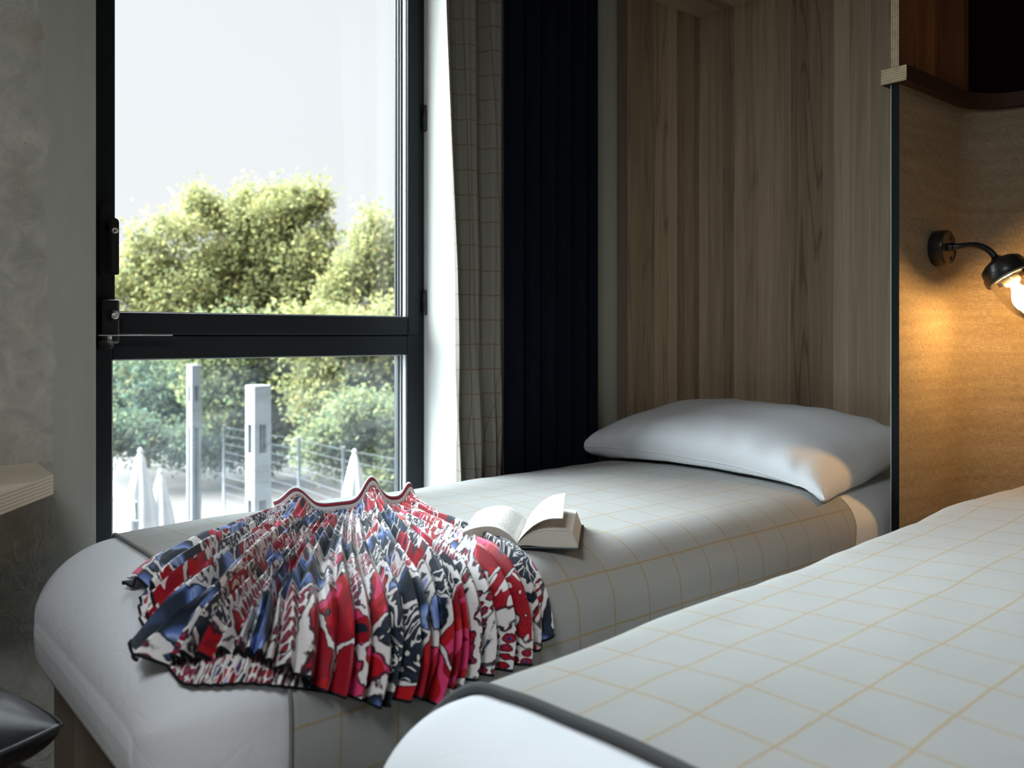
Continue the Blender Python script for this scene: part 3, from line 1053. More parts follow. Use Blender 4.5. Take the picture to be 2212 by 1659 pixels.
# ------------------------------------------------------------------ open book
def book():
    E1 = Vector((.727, .687, 0)); E2 = Vector((.687, -.727, 0))
    zb = max(bed_a.pt(1.09, bed_a.w_of_top_y(1.29), .010)[0].z, bed_a.pt(1.2, bed_a.w_of_top_y(1.36), .010)[0].z) + .003
    zb = min(zb, bed_a.pt(1.09, bed_a.w_of_top_y(1.275), .010)[0].z + .002)
    O = Vector((1.086, 1.274, zb))
    LEN = .205
    r = empty('open_book', O, 'open book lying face up on the checked blanket beside the skirt', 'book')

    def q(a, b, z): return O + E1 * a + E2 * b + Vector((0, 0, z))

    def block(name, top, bot, par, matt=MAT['page_edge']):
        n = len(top)
        V = []
        for a in (0, LEN):
            for b, z in top: V.append(q(a, b, z))
            for b, z in bot: V.append(q(a, b, z))
        m_ = 2 * n
        Fc = []
        Fc.append(list(range(n)) + [n + k for k in range(n)][::-1])
        Fc.append(([m_ + k for k in range(n)] + [m_ + n + k for k in range(n)][::-1])[::-1])
        for k in range(n - 1):
            Fc.append([k, m_ + k, m_ + k + 1, k + 1])
            Fc.append([n + k + 1, m_ + n + k + 1, m_ + n + k, n + k])
        Fc.append([n - 1, m_ + n - 1, m_ + 2 * n - 1, 2 * n - 1])
        Fc.append([0, n, m_ + n, m_])
        bm = bmesh.new()
        vs = [bm.verts.new(v) for v in V]
        for f in Fc: bm.faces.new([vs[k] for k in f])
        o = from_bm(name, bm, matt, par)
        return o

    def page(name, top, par, mat, lift=.0006):
        n = len(top); na = 16
        V = []; U = []
        d = 0; ds = [0]
        for k in range(1, n):
            d += math.hypot(top[k][0] - top[k - 1][0], top[k][1] - top[k - 1][1]); ds.append(d)
        for k in range(n):
            for i in range(na + 1):
                a = LEN * i / na
                V.append(q(a, top[k][0], top[k][1] + lift)); U.append((ds[k], a))
        return mk(name, V, grid_faces(n, na + 1), mat, par, uv=U)

    def bez(pts, n=24):
        T = np.array([(i / (len(pts) - 1), *p) for i, p in enumerate(pts)])
        return [tuple(smooth_interp(t, T)) for t in np.linspace(0, 1, n)]
    rt = bez([(0, .008), (.018, .024), (.045, .034), (.08, .036), (.108, .034)])
    rbm = bez([(0, .004), (.02, .006), (.05, .004), (.085, .0035), (.119, .0035)])
    lt = bez([(0, .008), (-.018, .027), (-.045, .040), (-.08, .038), (-.112, .026)])
    lb = bez([(0, .004), (-.02, .013), (-.045, .021), (-.08, .020), (-.118, .010)])
    # cover boards
    cv = bez([(.124, .0005), (.085, .0008), (.04, .001), (.012, .0005), (0, .0), (-.012, .002), (-.04, .013), (-.08, .013), (-.124, .004)], 40)
    V = []
    for a in (-.004, LEN + .004):
        for b, z in cv: V.append(q(a, b, z))
    o = mk('cover', V, grid_faces(2, 40), MAT['cover'], r)
    m = o.modifiers.new('thick', 'SOLIDIFY'); m.thickness = .0025; m.offset = 1
    b1 = block('page_block', rt, rbm, r); b2 = block('page_block', lt, lb, r)
    page('page', rt, b1, MAT['page']); page('page', lt, b2, MAT['page'])
    # one leaf standing up from the spine
    pr = bez([(0, .010), (.012, .026), (.034, .046), (.060, .058), (.090, .060)], 28)
    V = []; na = 20
    for k, (b, z) in enumerate(pr):
        for i in range(na + 1):
            f = i / na
            g_ = k / (len(pr) - 1)
            V.append(q(LEN * f, b - .006 * f * g_, z + .012 * f * g_ ** 1.5))
    o = mk('lifted_leaf', V, grid_faces(len(pr), na + 1), MAT['leaf_page'], r)
    m = o.modifiers.new('thick', 'SOLIDIFY'); m.thickness = .0004; m.offset = 0
    return r


book()

# ------------------------------------------------------------------ wooden niche at the head of the far bed
XH, YN = 2.73, 2.10
YP0, YP1 = 1.115, 1.1365        # partition thickness
ni_ = empty('bed_niche', (2.5, 1.7, 0), 'tall ash-wood niche lining around the head of the window-side bed', 'wall panelling')
bm = bmesh.new(); box_bm(bm, XH, XH + .02, YP1, YN + .045, 0, 2.32)
from_bm('back_panel', bm, MAT['ash'], ni_, uvaxes=(1, 2))
bm = bmesh.new(); box_bm(bm, 2.315, XH, YN, YN + .045, 0, 2.32)
sp_ = from_bm('side_panel', bm, MAT['ash'], ni_, uvaxes=(0, 2))
bm = bmesh.new(); box_bm(bm, 2.31, 2.315, YN, YN + .046, 0, 2.32, .0)
from_bm('panel_edge', bm, MAT['ash_dark'], ni_, uvaxes=(1, 2))
bm = bmesh.new(); box_bm(bm, 2.31, XH, YP1, YN, 2.30, 2.32)
from_bm('top_panel', bm, MAT['ash'], ni_, uvaxes=(1, 0))

# ------------------------------------------------------------------ partition between the beds
XP = 2.33
pt_ = empty('partition', (2.7, 1.1, 0), 'linen-covered partition between the beds, curving round at the bed head', 'partition')
ARC_C, ARC_R = (2.70, .955), .16


def path(x_start, inset, n=18, yend=-.9):
    """plan line of the partition face moved towards the near bed by inset"""
    P = [(x_start, YP0 - inset), (ARC_C[0], YP0 - inset)]
    R = ARC_R - inset
    for k in range(1, n + 1):
        a = math.pi / 2 * (1 - k / n)
        P.append((ARC_C[0] + R * math.cos(a), ARC_C[1] + R * math.sin(a)))
    P.append((ARC_C[0] + R, yend))
    return P


def dense(P, step=.03):
    out = [P[0]]
    for a, b in zip(P, P[1:]):
        L = math.hypot(b[0] - a[0], b[1] - a[1]); n = max(1, int(L / step))
        for k in range(1, n + 1): out.append((a[0] + (b[0] - a[0]) * k / n, a[1] + (b[1] - a[1]) * k / n))
    return out


def ribbon(name, P, Q, z0, z1, mat, parent, caps=True):
    """solid between plan lines P (visible side) and Q (rear side)"""
    n = len(P)
    d = np.concatenate([[0], np.cumsum([math.hypot(P[k + 1][0] - P[k][0], P[k + 1][1] - P[k][1]) for k in range(n - 1)])])
    V = []; U = []
    for pl, z in ((P, z0), (P, z1), (Q, z1), (Q, z0)):
        for k in range(n):
            V.append((*pl[k], z)); U.append((d[k], z))
    Fc = []
    for s_ in range(4):
        t_ = (s_ + 1) % 4
        for k in range(n - 1):
            Fc.append([s_ * n + k, s_ * n + k + 1, t_ * n + k + 1, t_ * n + k])
    Fc.append([0, n, 2 * n, 3 * n]); Fc.append([3 * n - 1 + n, 3 * n - 1, 2 * n - 1, n - 1])
    o = mk(name, V, Fc, mat, parent, uv=U, smooth=False)
    bm = bmesh.new(); bm.from_mesh(o.data); bmesh.ops.recalc_face_normals(bm, faces=bm.faces[:]); bm.to_mesh(o.data); bm.free()
    for p in o.data.polygons: p.use_smooth = True
    edge_split(o, 40)
    return o


ZR0, ZR1 = 1.744, 1.786
P0 = dense(path(XP + .002, 0.)); Q0 = dense(path(XP + .002, -.018))
nmin = min(len(P0), len(Q0))
def resample(P, n):
    P = np.array(P); d = np.concatenate([[0], np.cumsum(np.linalg.norm(np.diff(P, axis=0), axis=1))])
    t = np.linspace(0, d[-1], n)
    return [(float(np.interp(k, d, P[:, 0])), float(np.interp(k, d, P[:, 1]))) for k in t]
def pair(x0, ia, ib, n=140):
    A, B = path(x0, ia), path(x0, ib)
    # same parameter on both lines so the arc stays square
    dens = lambda P: dense(P, 9)
    def sub(P):
        out = []
        for a, b in zip(P, P[1:]):
            m_ = 12 if math.hypot(b[0] - a[0], b[1] - a[1]) > .1 else 1
            for k in range(m_): out.append((a[0] + (b[0] - a[0]) * k / m_, a[1] + (b[1] - a[1]) * k / m_))
        out.append(P[-1]); return out
    return sub(A), sub(B)
A_, B_ = path(XP + .002, 0.), path(XP + .002, -.018)
ribbon('linen_panel', A_, B_, 0, ZR0, MAT['textile'], pt_)
box('edge_strip', XP, XP + .002, YP0 - .0005, YP1, 0, ZR0, MAT['strip'], pt_, 0)
box('edge_bead', XP - .0006, XP + .001, YP1 - .0008, YP1 + .0012, 0, ZR0, MAT['metal_bead'], pt_, 0)
A_, B_ = path(XP - .018, .030), path(XP - .018, -.041)
rl = ribbon('cap_rail', A_, B_, ZR0, ZR1, MAT['rail'], pt_)
box('rail_end', XP - .0185, XP - .0165, YP0 - .030, YP0 + .041, ZR0, ZR1, MAT['ply_z'], rl, 0)
# upper panel above the rail
bm = bmesh.new(); box_bm(bm, XP + .001, 2.785, YP0, YP1, ZR1, ZC - .02)
from_bm('upper_panel', bm, MAT['ash_warm'], pt_, uvaxes=(0, 2))
box('upper_edge', XP, XP + .0012, YP0, YP1, ZR1, ZC - .02, MAT['ply_y'], pt_, 0)
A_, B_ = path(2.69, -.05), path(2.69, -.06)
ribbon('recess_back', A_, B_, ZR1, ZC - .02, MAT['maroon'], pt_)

# ------------------------------------------------------------------ wall lamp
def lamp():
    XLp, ZL = 2.555, 1.303
    r = empty('wall_lamp', (XLp, YP0, ZL), 'black swan-neck wall lamp with clear glass jar, lit, on the linen partition', 'lamp')
    o = lathe('back_plate', [(.050, 0), (.052, .003), (.052, .034), (.0505, .038), (.047, .040), (.044, .040), (.043, .038), (0, .038)], (XLp, YP0, ZL), (0, -1, 0), MAT['black_metal'], r, 48)
    edge_split(o, 30)
    for a in (60, 180, 300):
        c = math.radians(a)
        lathe('screw', [(.0062, 0), (.0062, .0015), (.004, .002), (0, .002)], (XLp + .034 * math.cos(c), YP0 - .0385, ZL + .034 * math.sin(c)), (0, -1, 0), MAT['rail'], o, 14)
    lathe('arm_collar', [(.0125, 0), (.0125, .012), (.0095, .016)], (XLp, YP0 - .037, ZL + .002), (0, -1, 0), MAT['black_metal'], r, 24)
    # swan neck
    ax = Vector((0, -math.cos(math.radians(58)), -math.sin(math.radians(58))))
    pts = [Vector((XLp, YP0 - .035, ZL + .002)), Vector((XLp, YP0 - .085, ZL + .003))]
    R = .075
    cy, cz = YP0 - .097, ZL + .003 - R
    for k in range(0, 13):
        a = math.radians(90 - 58 * k / 12)
        pts.append(Vector((XLp, cy - R * math.cos(a), cz + R * math.sin(a))))
    end = pts[-1] + ax * .012
    pts.append(end)
    tube('arm', pts, .0088, MAT['black_metal'], r, 18)
    B = end - ax * .008
    cap = lathe('lamp_cap', [(.011, 0), (.013, .004), (.022, .009), (.040, .016), (.053, .026), (.0565, .036), (.0575, .048), (.061, .050), (.062, .064), (.060, .068), (.055, .068), (.052, .060), (.030, .056), (0, .056)], B, ax, MAT['black_metal'], r, 48)
    edge_split(cap, 32)
    lathe('seal_ring', [(.050, .066), (.054, .067), (.054, .072), (.050, .073)], B, ax, MAT['porcelain'], r, 40, caps=False)
    lathe('bulb_socket', [(.021, .056), (.023, .060), (.023, .082), (.019, .088), (0, .088)], B, ax, MAT['porcelain'], r, 32)
    jar = [(.0515, .068), (.0525, .075), (.0515, .095), (.049, .12), (.045, .145), (.039, .168), (.029, .186), (.016, .196), (0, .199)]
    lathe('glass_jar', jar, B, ax, MAT['lamp_glass'], r, 48)
    bl = [(.011, .086), (.013, .100), (.020, .113), (.0275, .128), (.0295, .141), (.027, .155), (.019, .166), (.008, .172), (0, .173)]
    lathe('bulb', bl, B, ax, BULB, r, 32)
    return r


lamp()

# ------------------------------------------------------------------ desk (wall shelf) on the concrete
def desk():
    z0, z1 = .727, .767
    P = [(-1.2, YW - .001), (.418, YW - .001), (.408, 1.935), (.286, 1.768), (-.25, 1.70), (-1.2, 1.70)]
    r = empty('desk', (-.3, 1.95, 0), 'pale wooden desk top with a clipped corner fixed to the concrete wall', 'desk')
    bm = bmesh.new()
    f = bm.faces.new([bm.verts.new((x, y, z0)) for x, y in P])
    e = bmesh.ops.extrude_face_region(bm, geom=[f])
    for v in e['geom']:
        if isinstance(v, bmesh.types.BMVert): v.co.z = z1 - .002
    from_bm('edge_layers', bm, MAT['ply_desk'], r)
    bm = bmesh.new()
    f = bm.faces.new([bm.verts.new((x, y, z1 - .002)) for x, y in P])
    e = bmesh.ops.extrude_face_region(bm, geom=[f])
    for v in e['geom']:
        if isinstance(v, bmesh.types.BMVert): v.co.z = z1
    from_bm('desk_top', bm, MAT['desk_wood'], r, uvaxes=(1, 0))
    bm = bmesh.new(); box_bm(bm, -1.19, -1.15, 1.74, YW - .01, 0, z0, .002)
    from_bm('leg', bm, MAT['ash_dark'], r, uvaxes=(1, 2))
    return r


def ply_light():
    g = G('pale_plywood_edge')
    c = g.pos(); sp = g.sep(c)
    w = g.math('ADD', g.math('DIVIDE', sp[2], .0034), g.math('MULTIPLY', g.noise(c, 30., 3), .3))
    f = g.step(g.math('PINGPONG', w, 1.), .2, .6)
    return g.end(g.bsdf(g.mix(f, (.36, .30, .21), (.60, .52, .38)), .55))


MAT['ply_desk'] = ply_light()
desk()

# ------------------------------------------------------------------ black leather chair at the desk
def chair():
    ang = math.atan2(.95, -.31)
    tip = Vector((.335, 1.425, 0))
    d1 = Vector((math.cos(ang), math.sin(ang), 0)); d2 = Vector((-math.sin(ang), math.cos(ang), 0))
    S_ = .42
    c = tip + d1 * S_ / 2 + d2 * S_ / 2
    r = empty('desk_chair', (c.x, c.y, 0), 'black leather chair seat with piped edge in front of the desk', 'chair')
    n = 44
    zc, H = .458, .064
    def pt(a, b, s):
        # squircle seat with rounded corners, crowned top
        e = 2.0
        ra = a * math.sqrt(1 - .16 * b * b * (abs(a) ** 3)); rb = b * math.sqrt(1 - .16 * a * a * (abs(b) ** 3))
        p = c + d1 * ra * S_ / 2 + d2 * rb * S_ / 2
        prof = (max(0, 1 - abs(a) ** 4) ** .5) * (max(0, 1 - abs(b) ** 4) ** .5)
        dome = (max(0, 1 - abs(a) ** 2.2) ** .75) * (max(0, 1 - abs(b) ** 2.2) ** .75)
        z = zc + (H * 1.15 * dome if s > 0 else -H * .85 * prof ** .6)
        return (p.x, p.y, z)
    V = []
    for s in (1, -1):
        for i in range(n):
            for j in range(n):
                V.append(pt(math.sin(math.pi / 2 * (-1 + 2 * i / (n - 1))), math.sin(math.pi / 2 * (-1 + 2 * j / (n - 1))), s))
    Fc = np.concatenate([grid_faces(n, n), grid_faces(n, n)[:, ::-1] + n * n])
    seat = mk('seat', V, Fc, MAT['leather'], r)
    rim = []
    for k in range(n): rim.append(pt(-1 + 2 * k / (n - 1), -1, 1))
    for k in range(1, n): rim.append(pt(1, -1 + 2 * k / (n - 1), 1))
    for k in range(1, n): rim.append(pt(1 - 2 * k / (n - 1), 1, 1))
    for k in range(1, n): rim.append(pt(-1, 1 - 2 * k / (n - 1), 1))
    tube('piping', [Vector(p) for p in rim], .0042, MAT['leather'], seat, 8)
    # four grey legs that bow out from under the seat
    for da, db in ((-1, -1), (1, -1), (1, 1), (-1, 1)):
        D = d1 * da * S_ / 2 + d2 * db * S_ / 2
        pts = [c + D * .25 + Vector((0, 0, .385)), c + D * .55 + Vector((0, 0, .390)), c + D * .68 + Vector((0, 0, .388)), c + D * .77 + Vector((0, 0, .372)),
               c + D * .83 + Vector((0, 0, .34)), c + D * .90 + Vector((0, 0, .2)), c + D * .98 + Vector((0, 0, .0))]
        tube('leg', pts, [.016, .019, .021, .021, .020, .017, .013], MAT['shell'], r, 14)
    lathe('seat_plate', [(.09, 0), (.09, .02)], (c.x, c.y, .385), (0, 0, 1), MAT['shell'], r, 24)
    return r


chair()

# ------------------------------------------------------------------ outside
GZ = -3.2
def terrain():
    xs = np.linspace(-10, 45, 60); ys = np.linspace(5.2, 75, 70)
    V = []
    for x in xs:
        for y in ys:
            n = mnoise.noise(Vector((x * .25, y * .25, 0)))
            up = max(0, y - 20) * .03
            V.append((x, y, GZ + up * .6 + n * .18))
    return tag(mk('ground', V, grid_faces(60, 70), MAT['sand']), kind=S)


terrain()
tag(box('ground', -10, 14, 2.9, 9.5, GZ - .1, GZ + .12, MAT['terrace'], bevel=.02), kind=S)


def tree(name, label, blobs, t, mat, nleaf, leaf, cat='tree', group=None, trunk=True, spread=.55):
    """blobs: (u, v, radius in px) crowns at depth t (+ jitter)"""
    px = t / F
    C = []; R = []
    for u, v, rp in blobs:
        c = at_depth(u, v, t + random.uniform(-1, 1) * rp * px * spread)
        C.append(np.array(c)); R.append(rp * px)
    C = np.array(C); R = np.array(R)
    wgt = R ** 2; wgt = wgt / wgt.sum()
    k = rng.choice(len(R), nleaf, p=wgt)
    d = rng.normal(size=(nleaf, 3)); d /= np.linalg.norm(d, axis=1)[:, None]
    rad = rng.uniform(0, 1, nleaf) ** .45
    # clumpy: leaves gather round random twig ends
    P = C[k] + d * (R[k] * rad)[:, None] * np.array([1, 1, .92])
    ncl = max(20, nleaf // 85)
    tw = P[rng.choice(nleaf, ncl)]
    w2 = rng.choice(ncl, nleaf)
    P = np.where(rng.uniform(size=nleaf)[:, None] < .82, tw[w2] + rng.normal(size=(nleaf, 3)) * leaf * 2.9, P)
    a = rng.normal(size=(nleaf, 3)); a /= np.linalg.norm(a, axis=1)[:, None]
    b = rng.normal(size=(nleaf, 3)); b -= a * (a * b).sum(1)[:, None]; b /= np.linalg.norm(b, axis=1)[:, None]
    s = leaf * rng.uniform(.6, 1.3, nleaf)[:, None]
    Vv = np.stack([P - a * s, P + b * s * .5, P + a * s, P - b * s * .5], 1).reshape(-1, 3)
    base = Vector((float(C[:, 0].mean()), float(C[:, 1].mean()), GZ))
    r = empty(name, base, label, cat, group)
    mk('foliage', Vv, np.arange(nleaf * 4).reshape(-1, 4), mat, r, smooth=False)
    if trunk:
        top = Vector(C[:, :].mean(0).tolist())
        pts = [base + Vector((0, 0, -.1)), base.lerp(top, .35) + Vector((.15, .1, 0)), base.lerp(top, .7), top + Vector((0, 0, R.mean() * .5))]
        tube('trunk', pts, [.16, .12, .09, .03], MAT['bark'], r, 8)
        for q in range(min(6, len(C))):
            st = base.lerp(top, .4 + .08 * q)
            en = Vector(C[q].tolist()) + Vector((0, 0, float(R[q]) * .4))
            tube('branch', [st, st.lerp(en, .5) + Vector((.1, 0, .1)), en], [.07, .045, .012], MAT['bark'], r, 6)
    return r


GT = 'trees behind the window'
tree('tree', 'loose yellow-green tree at the window handle side, thin pale crown', [(300, 600, 52), (290, 540, 26), (345, 560, 55), (352, 478, 26), (395, 510, 50), (400, 620, 75), (330, 660, 60), (280, 640, 35), (300, 510, 14), (300, 720, 60), (390, 710, 80), (330, 770, 60), (440, 690, 60), (215, 620, 60), (150, 650, 70), (200, 740, 80)], 27, MAT['leaf_gold'], 22000, .085, group=GT)
tree('tree', 'tall full yellow-green tree rising highest in the middle of the window', [(436, 450, 36), (470, 470, 44), (430, 420, 14), (530, 460, 46), (540, 425, 20), (600, 480, 56), (605, 432, 26), (650, 450, 40), (638, 412, 16), (678, 415, 12), (690, 440, 22), (560, 560, 95), (660, 560, 72), (470, 580, 80), (700, 500, 24), (520, 650, 80), (610, 650, 80), (690, 640, 60)], 28, MAT['leaf_gold'], 44000, .085, group=GT)
tree('tree', 'paler spindly tree beside the curtain edge of the window', [(790, 560, 45), (780, 520, 20), (815, 490, 22), (806, 466, 12), (850, 530, 40), (840, 600, 70), (760, 600, 50), (730, 640, 55), (900, 560, 60), (960, 560, 70), (1040, 580, 80), (1120, 570, 80), (1000, 680, 80), (1100, 690, 80)], 25, MAT['leaf_gold'], 30000, .08, group=GT)
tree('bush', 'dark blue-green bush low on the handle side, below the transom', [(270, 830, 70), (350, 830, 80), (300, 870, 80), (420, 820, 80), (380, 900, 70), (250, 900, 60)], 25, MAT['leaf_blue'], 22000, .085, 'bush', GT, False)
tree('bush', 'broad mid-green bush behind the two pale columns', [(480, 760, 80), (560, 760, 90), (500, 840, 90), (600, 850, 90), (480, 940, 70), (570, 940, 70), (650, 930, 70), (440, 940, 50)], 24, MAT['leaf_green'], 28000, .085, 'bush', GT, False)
tree('bush', 'sunlit yellow bush behind the single parasol near the curtain', [(680, 730, 90), (760, 760, 95), (850, 740, 95), (700, 850, 80), (800, 860, 90), (880, 850, 80), (930, 760, 90), (1010, 790, 95), (1100, 800, 95), (1020, 900, 90)], 22, MAT['leaf_gold'], 38000, .08, 'bush', GT, False)
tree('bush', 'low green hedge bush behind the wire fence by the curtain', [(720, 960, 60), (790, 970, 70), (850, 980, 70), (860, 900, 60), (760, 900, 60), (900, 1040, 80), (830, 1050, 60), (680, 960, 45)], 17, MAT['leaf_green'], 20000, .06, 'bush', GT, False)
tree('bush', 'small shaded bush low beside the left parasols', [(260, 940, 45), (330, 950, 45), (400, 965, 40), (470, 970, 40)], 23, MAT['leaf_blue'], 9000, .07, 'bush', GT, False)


def column(u, v, t, label):
    p = at_depth(u, v, t)
    brg = math.atan2(p.x, p.y)
    top = p.z - GZ
    w = .195
    h = w / 2
    r = empty('light_column', (0, 0, 0), label, 'column', 'pale steel columns outside')
    bm = bmesh.new()
    box_bm(bm, -h, h, -h, h, top - .41, top, .006)
    box_bm(bm, -h, h, -h, h, top - 1.20, top - .71, .004)
    box_bm(bm, -h, h, -h, h, 0, top - 3.0, .004)
    e = .056
    for za, zb in ((top - .71, top - .41), (top - 3.0, top - 1.20)):
        for sx in (-1, 1):
            for sy in (-1, 1):
                box_bm(bm, sx * h - (e if sx > 0 else 0), sx * h + (e if sx < 0 else 0), sy * h - (e if sy > 0 else 0), sy * h + (e if sy < 0 else 0), za, zb)
    from_bm('column_body', bm, MAT['column_metal'], r)
    bm = bmesh.new()
    for za, zb in ((top - .71, top - .41), (top - 3.0, top - 1.20)):
        for k in range(3):
            x = -.036 + .036 * k
            box_bm(bm, x - .004, x + .004, -h + .012, h - .012, za, zb)
    from_bm('louvre', bm, MAT['column_dark'], r)
    bm = bmesh.new()
    for rr in range(5):
        for k in range(3):
            z = top - .84 - rr * .055; x = -.045 + .045 * k
            box_bm(bm, x - .011, x + .011, -h - .001, -h + .004, z - .013, z + .013)
            box_bm(bm, -h - .001, -h + .004, x - .011, x + .011, z - .013, z + .013)
    from_bm('perforation', bm, MAT['column_dark'], r)
    r.location = (p.x, p.y, GZ)
    r.rotation_euler = (0, 0, -brg + math.radians(28))
    return r


column(558, 832, 9.0, 'thicker pale grey steel column with slots, nearer the window')
column(419, 788, 16.5, 'slimmer pale grey steel column, the taller one beyond the two parasols')


def parasol(u, v, t, label):
    p = at_depth(u, v, t)
    r = empty('parasol', (p.x, p.y, GZ), label, 'parasol', 'closed white parasols on the terrace')
    H = p.z - GZ
    n, nz = 48, 26
    V = []
    for j in range(nz):
        f = j / (nz - 1)
        z = p.z - .06 - f * 1.55
        rad = np.interp(f, [0, .05, .25, .5, .8, 1], [.02, .055, .12, .185, .23, .235])
        for k in range(n):
            a = 2 * math.pi * k / n
            q = rad * (1 + .16 * math.cos(8 * a + f * 1.2) * min(1, f * 3) + .05 * math.sin(3 * a + 5 * f))
            V.append((p.x + q * math.cos(a), p.y + q * math.sin(a), z + .03 * math.cos(8 * a) * (f > .97)))
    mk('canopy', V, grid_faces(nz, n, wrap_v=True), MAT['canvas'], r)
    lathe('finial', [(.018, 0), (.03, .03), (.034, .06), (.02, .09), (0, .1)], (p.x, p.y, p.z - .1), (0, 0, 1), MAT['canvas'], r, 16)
    tube('pole', [(p.x, p.y, GZ + .05), (p.x, p.y, p.z - .05)], .024, MAT['column_metal'], r, 12)
    box('base', p.x - .3, p.x + .3, p.y - .3, p.y + .3, GZ, GZ + .08, MAT['column_dark'], r, .01)
    return r


parasol(303, 967, 12.0, 'closed white parasol nearest the window handle, the taller of two')
parasol(346, 1013, 13.0, 'shorter closed white parasol, second in from the concrete wall')
parasol(766, 969, 12.6, 'single closed white parasol standing behind the skirt waistband')

# white canvas awning low at the left edge of the view
aw = empty('awning', at_depth(250, 1120, 9.5), 'white sloping canvas awning low beside the taller parasol', 'awning')
bm = bmesh.new()
A0, A1 = at_depth(236, 1030, 9.6), at_depth(290, 1078, 9.6)
B0, B1 = at_depth(232, 1062, 8.6), at_depth(292, 1118, 8.6)
vs = [bm.verts.new(v) for v in (A0, A1, B1, B0)]
bm.faces.new(vs)
e = bmesh.ops.extrude_face_region(bm, geom=bm.faces[:])
for v in e['geom']:
    if isinstance(v, bmesh.types.BMVert): v.co.z -= .05
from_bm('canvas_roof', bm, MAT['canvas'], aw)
for p in (A0, A1, B0, B1):
    tube('post', [(p.x, p.y, GZ), (p.x, p.y, p.z - .03)], .03, MAT['column_metal'], aw, 10)

# wire fence
fe = empty('wire_fence', at_depth(640, 1060, 15), 'thin grey wire fence in front of the hedge', 'fence')
FP = [at_depth(u, v, t) for u, v, t in ((484, 918, 18.), (646, 944, 15.6), (742, 965, 14.0), (857, 985, 12.7), (960, 1010, 11.6))]
for p in FP:
    tube('post', [(p.x, p.y, GZ), p], .03, MAT['fence'], fe, 8)
bm_v = []; bm_f = []
for a, b in zip(FP, FP[1:]):
    for k in range(14):
        f = k / 13
        for s_ in (-.004, .004):
            pass
        za = GZ + .1 + (a.z - GZ - .15) * f; zb = GZ + .1 + (b.z - GZ - .15) * f
        i0 = len(bm_v)
        bm_v += [(a.x, a.y, za - .0015), (b.x, b.y, zb - .0015), (b.x, b.y, zb + .0015), (a.x, a.y, za + .0015)]
        bm_f.append([i0, i0 + 1, i0 + 2, i0 + 3])
o = mk('wire_mesh', bm_v, bm_f, MAT['fence'], fe, smooth=False)
m = o.modifiers.new('thick', 'SOLIDIFY'); m.thickness = .003

# ------------------------------------------------------------------ light
w = bpy.data.worlds.new('sky'); SC.world = w; w.use_nodes = True
nt = w.node_tree; nt.nodes.clear()
tc = nt.nodes.new('ShaderNodeTexCoord'); sp = nt.nodes.new('ShaderNodeSeparateXYZ')
nt.links.new(tc.outputs['Generated'], sp.inputs[0])
rp = nt.nodes.new('ShaderNodeValToRGB'); nt.links.new(sp.outputs[2], rp.inputs[0])
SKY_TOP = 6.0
SKY_LOBE = 81.0
LOW_LOBE = 42.0
els = [(0.0, (.85, .87, .88), 1.10), (.12, (.87, .885, .905), 1.13), (.36, (.85, .87, .92), 1.13), (.44, (.86, .90, .95), 2.0), (.58, (.90, .95, 1.0), SKY_TOP), (1.0, (.88, .94, 1.0), SKY_TOP)]
cr = rp.color_ramp
while len(cr.elements) < len(els): cr.elements.new(.5)
for e_, (p_, c_, s_) in zip(cr.elements, els):
    e_.position = p_; e_.color = (c_[0] * s_, c_[1] * s_, c_[2] * s_, 1)
# bright sky lobe added above the view, in front of the window
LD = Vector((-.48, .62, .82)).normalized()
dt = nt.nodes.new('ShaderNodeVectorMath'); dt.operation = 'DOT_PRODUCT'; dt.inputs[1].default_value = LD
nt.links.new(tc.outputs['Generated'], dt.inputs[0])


def mrange(src, a, b, c, d, kind='SMOOTHSTEP'):
    n = nt.nodes.new('ShaderNodeMapRange'); n.interpolation_type = kind
    nt.links.new(src, n.inputs[0])
    for k, v in zip((1, 2, 3, 4), (a, b, c, d)): n.inputs[k].default_value = v
    return n.outputs[0]


lobe = mrange(dt.outputs['Value'], .62, .95, 0., SKY_LOBE)
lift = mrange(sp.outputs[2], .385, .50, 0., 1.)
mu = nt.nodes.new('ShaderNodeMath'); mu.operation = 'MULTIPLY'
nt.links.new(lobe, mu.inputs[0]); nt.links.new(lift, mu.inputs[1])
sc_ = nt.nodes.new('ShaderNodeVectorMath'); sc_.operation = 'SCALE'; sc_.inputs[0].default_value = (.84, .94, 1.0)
nt.links.new(mu.outputs[0], sc_.inputs['Scale'])
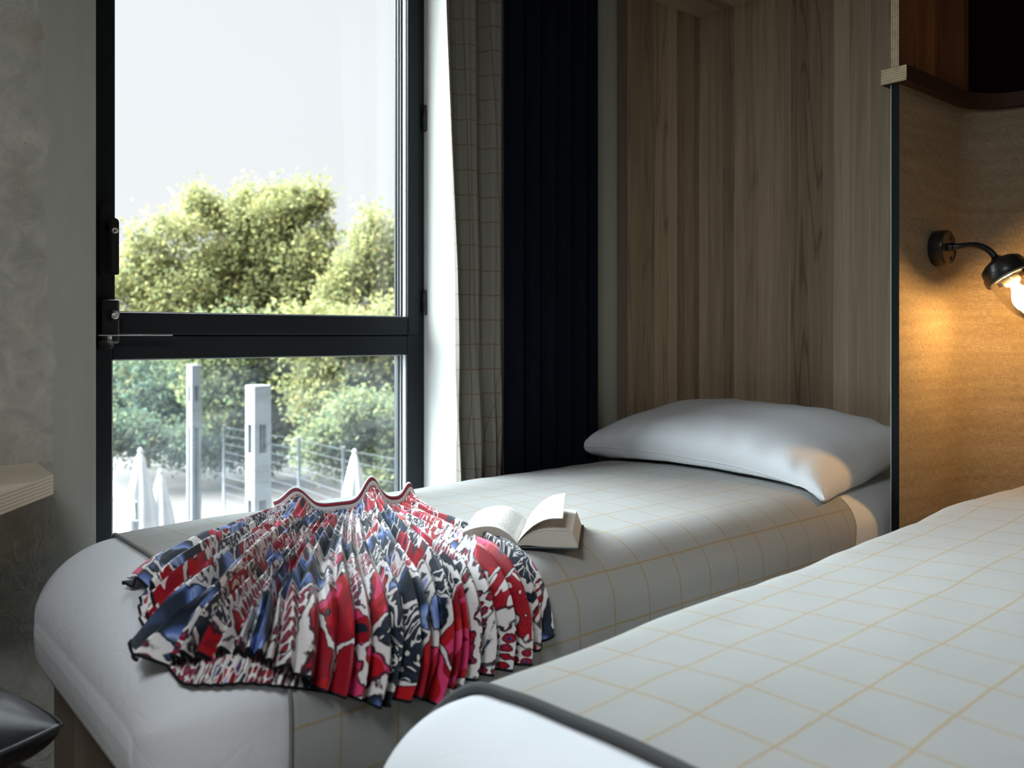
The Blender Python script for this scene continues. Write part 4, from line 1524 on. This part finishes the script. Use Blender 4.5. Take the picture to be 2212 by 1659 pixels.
# second unseen glow added lower down for the niche wall, to the west
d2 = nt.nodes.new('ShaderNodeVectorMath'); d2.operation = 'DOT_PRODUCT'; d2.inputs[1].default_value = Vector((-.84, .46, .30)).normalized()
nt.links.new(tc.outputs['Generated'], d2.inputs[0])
lob2 = mrange(d2.outputs['Value'], .78, .97, 0., LOW_LOBE)
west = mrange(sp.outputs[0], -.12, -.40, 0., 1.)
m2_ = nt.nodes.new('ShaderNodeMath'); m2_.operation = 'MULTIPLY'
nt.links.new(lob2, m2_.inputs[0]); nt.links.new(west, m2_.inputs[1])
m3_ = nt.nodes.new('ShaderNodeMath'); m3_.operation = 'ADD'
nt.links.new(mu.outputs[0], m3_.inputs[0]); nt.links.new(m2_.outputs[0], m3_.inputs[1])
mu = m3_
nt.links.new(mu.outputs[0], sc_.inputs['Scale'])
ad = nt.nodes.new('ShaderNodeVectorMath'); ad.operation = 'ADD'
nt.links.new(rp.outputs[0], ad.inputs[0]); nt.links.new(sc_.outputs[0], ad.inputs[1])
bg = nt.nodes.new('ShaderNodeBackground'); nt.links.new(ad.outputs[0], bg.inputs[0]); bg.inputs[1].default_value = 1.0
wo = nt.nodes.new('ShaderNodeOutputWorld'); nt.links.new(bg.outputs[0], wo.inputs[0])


def area(name, loc, rot, sx, sy, power, col, portal=False):
    l = bpy.data.lights.new(name, 'AREA'); l.shape = 'RECTANGLE'; l.size = sx; l.size_y = sy
    l.energy = power; l.color = col
    o = bpy.data.objects.new(name, l); COL.objects.link(o)
    o.location = loc; o.rotation_euler = rot
    if portal: l.cycles.is_portal = True
    return o


area('window_portal', ((XL + XR) / 2, 2.60, 1.37), (-math.pi / 2, 0, 0), 1.06, 2.2, 1, (1, 1, 1), True)
# added soft fill under the ceiling, no fixture behind it
area('ceiling_fill', (-.6, .1, 2.47), (0, 0, 0), .7, .7, 40, (.93, .98, 1.0))

# ------------------------------------------------------------------ render settings
vs_ = SC.view_settings
SC.display_settings.display_device = 'sRGB'
vs_.view_transform = 'Standard'; vs_.look = 'None'; vs_.exposure = 0.0; vs_.gamma = 1.0; vs_.use_curve_mapping = False
cy_ = SC.cycles
cy_.max_bounces = 9; cy_.diffuse_bounces = 5; cy_.glossy_bounces = 4; cy_.transmission_bounces = 6; cy_.transparent_max_bounces = 24
cy_.caustics_reflective = False; cy_.caustics_refractive = False
cy_.sample_clamp_indirect = 6.0
cy_.use_denoising = True
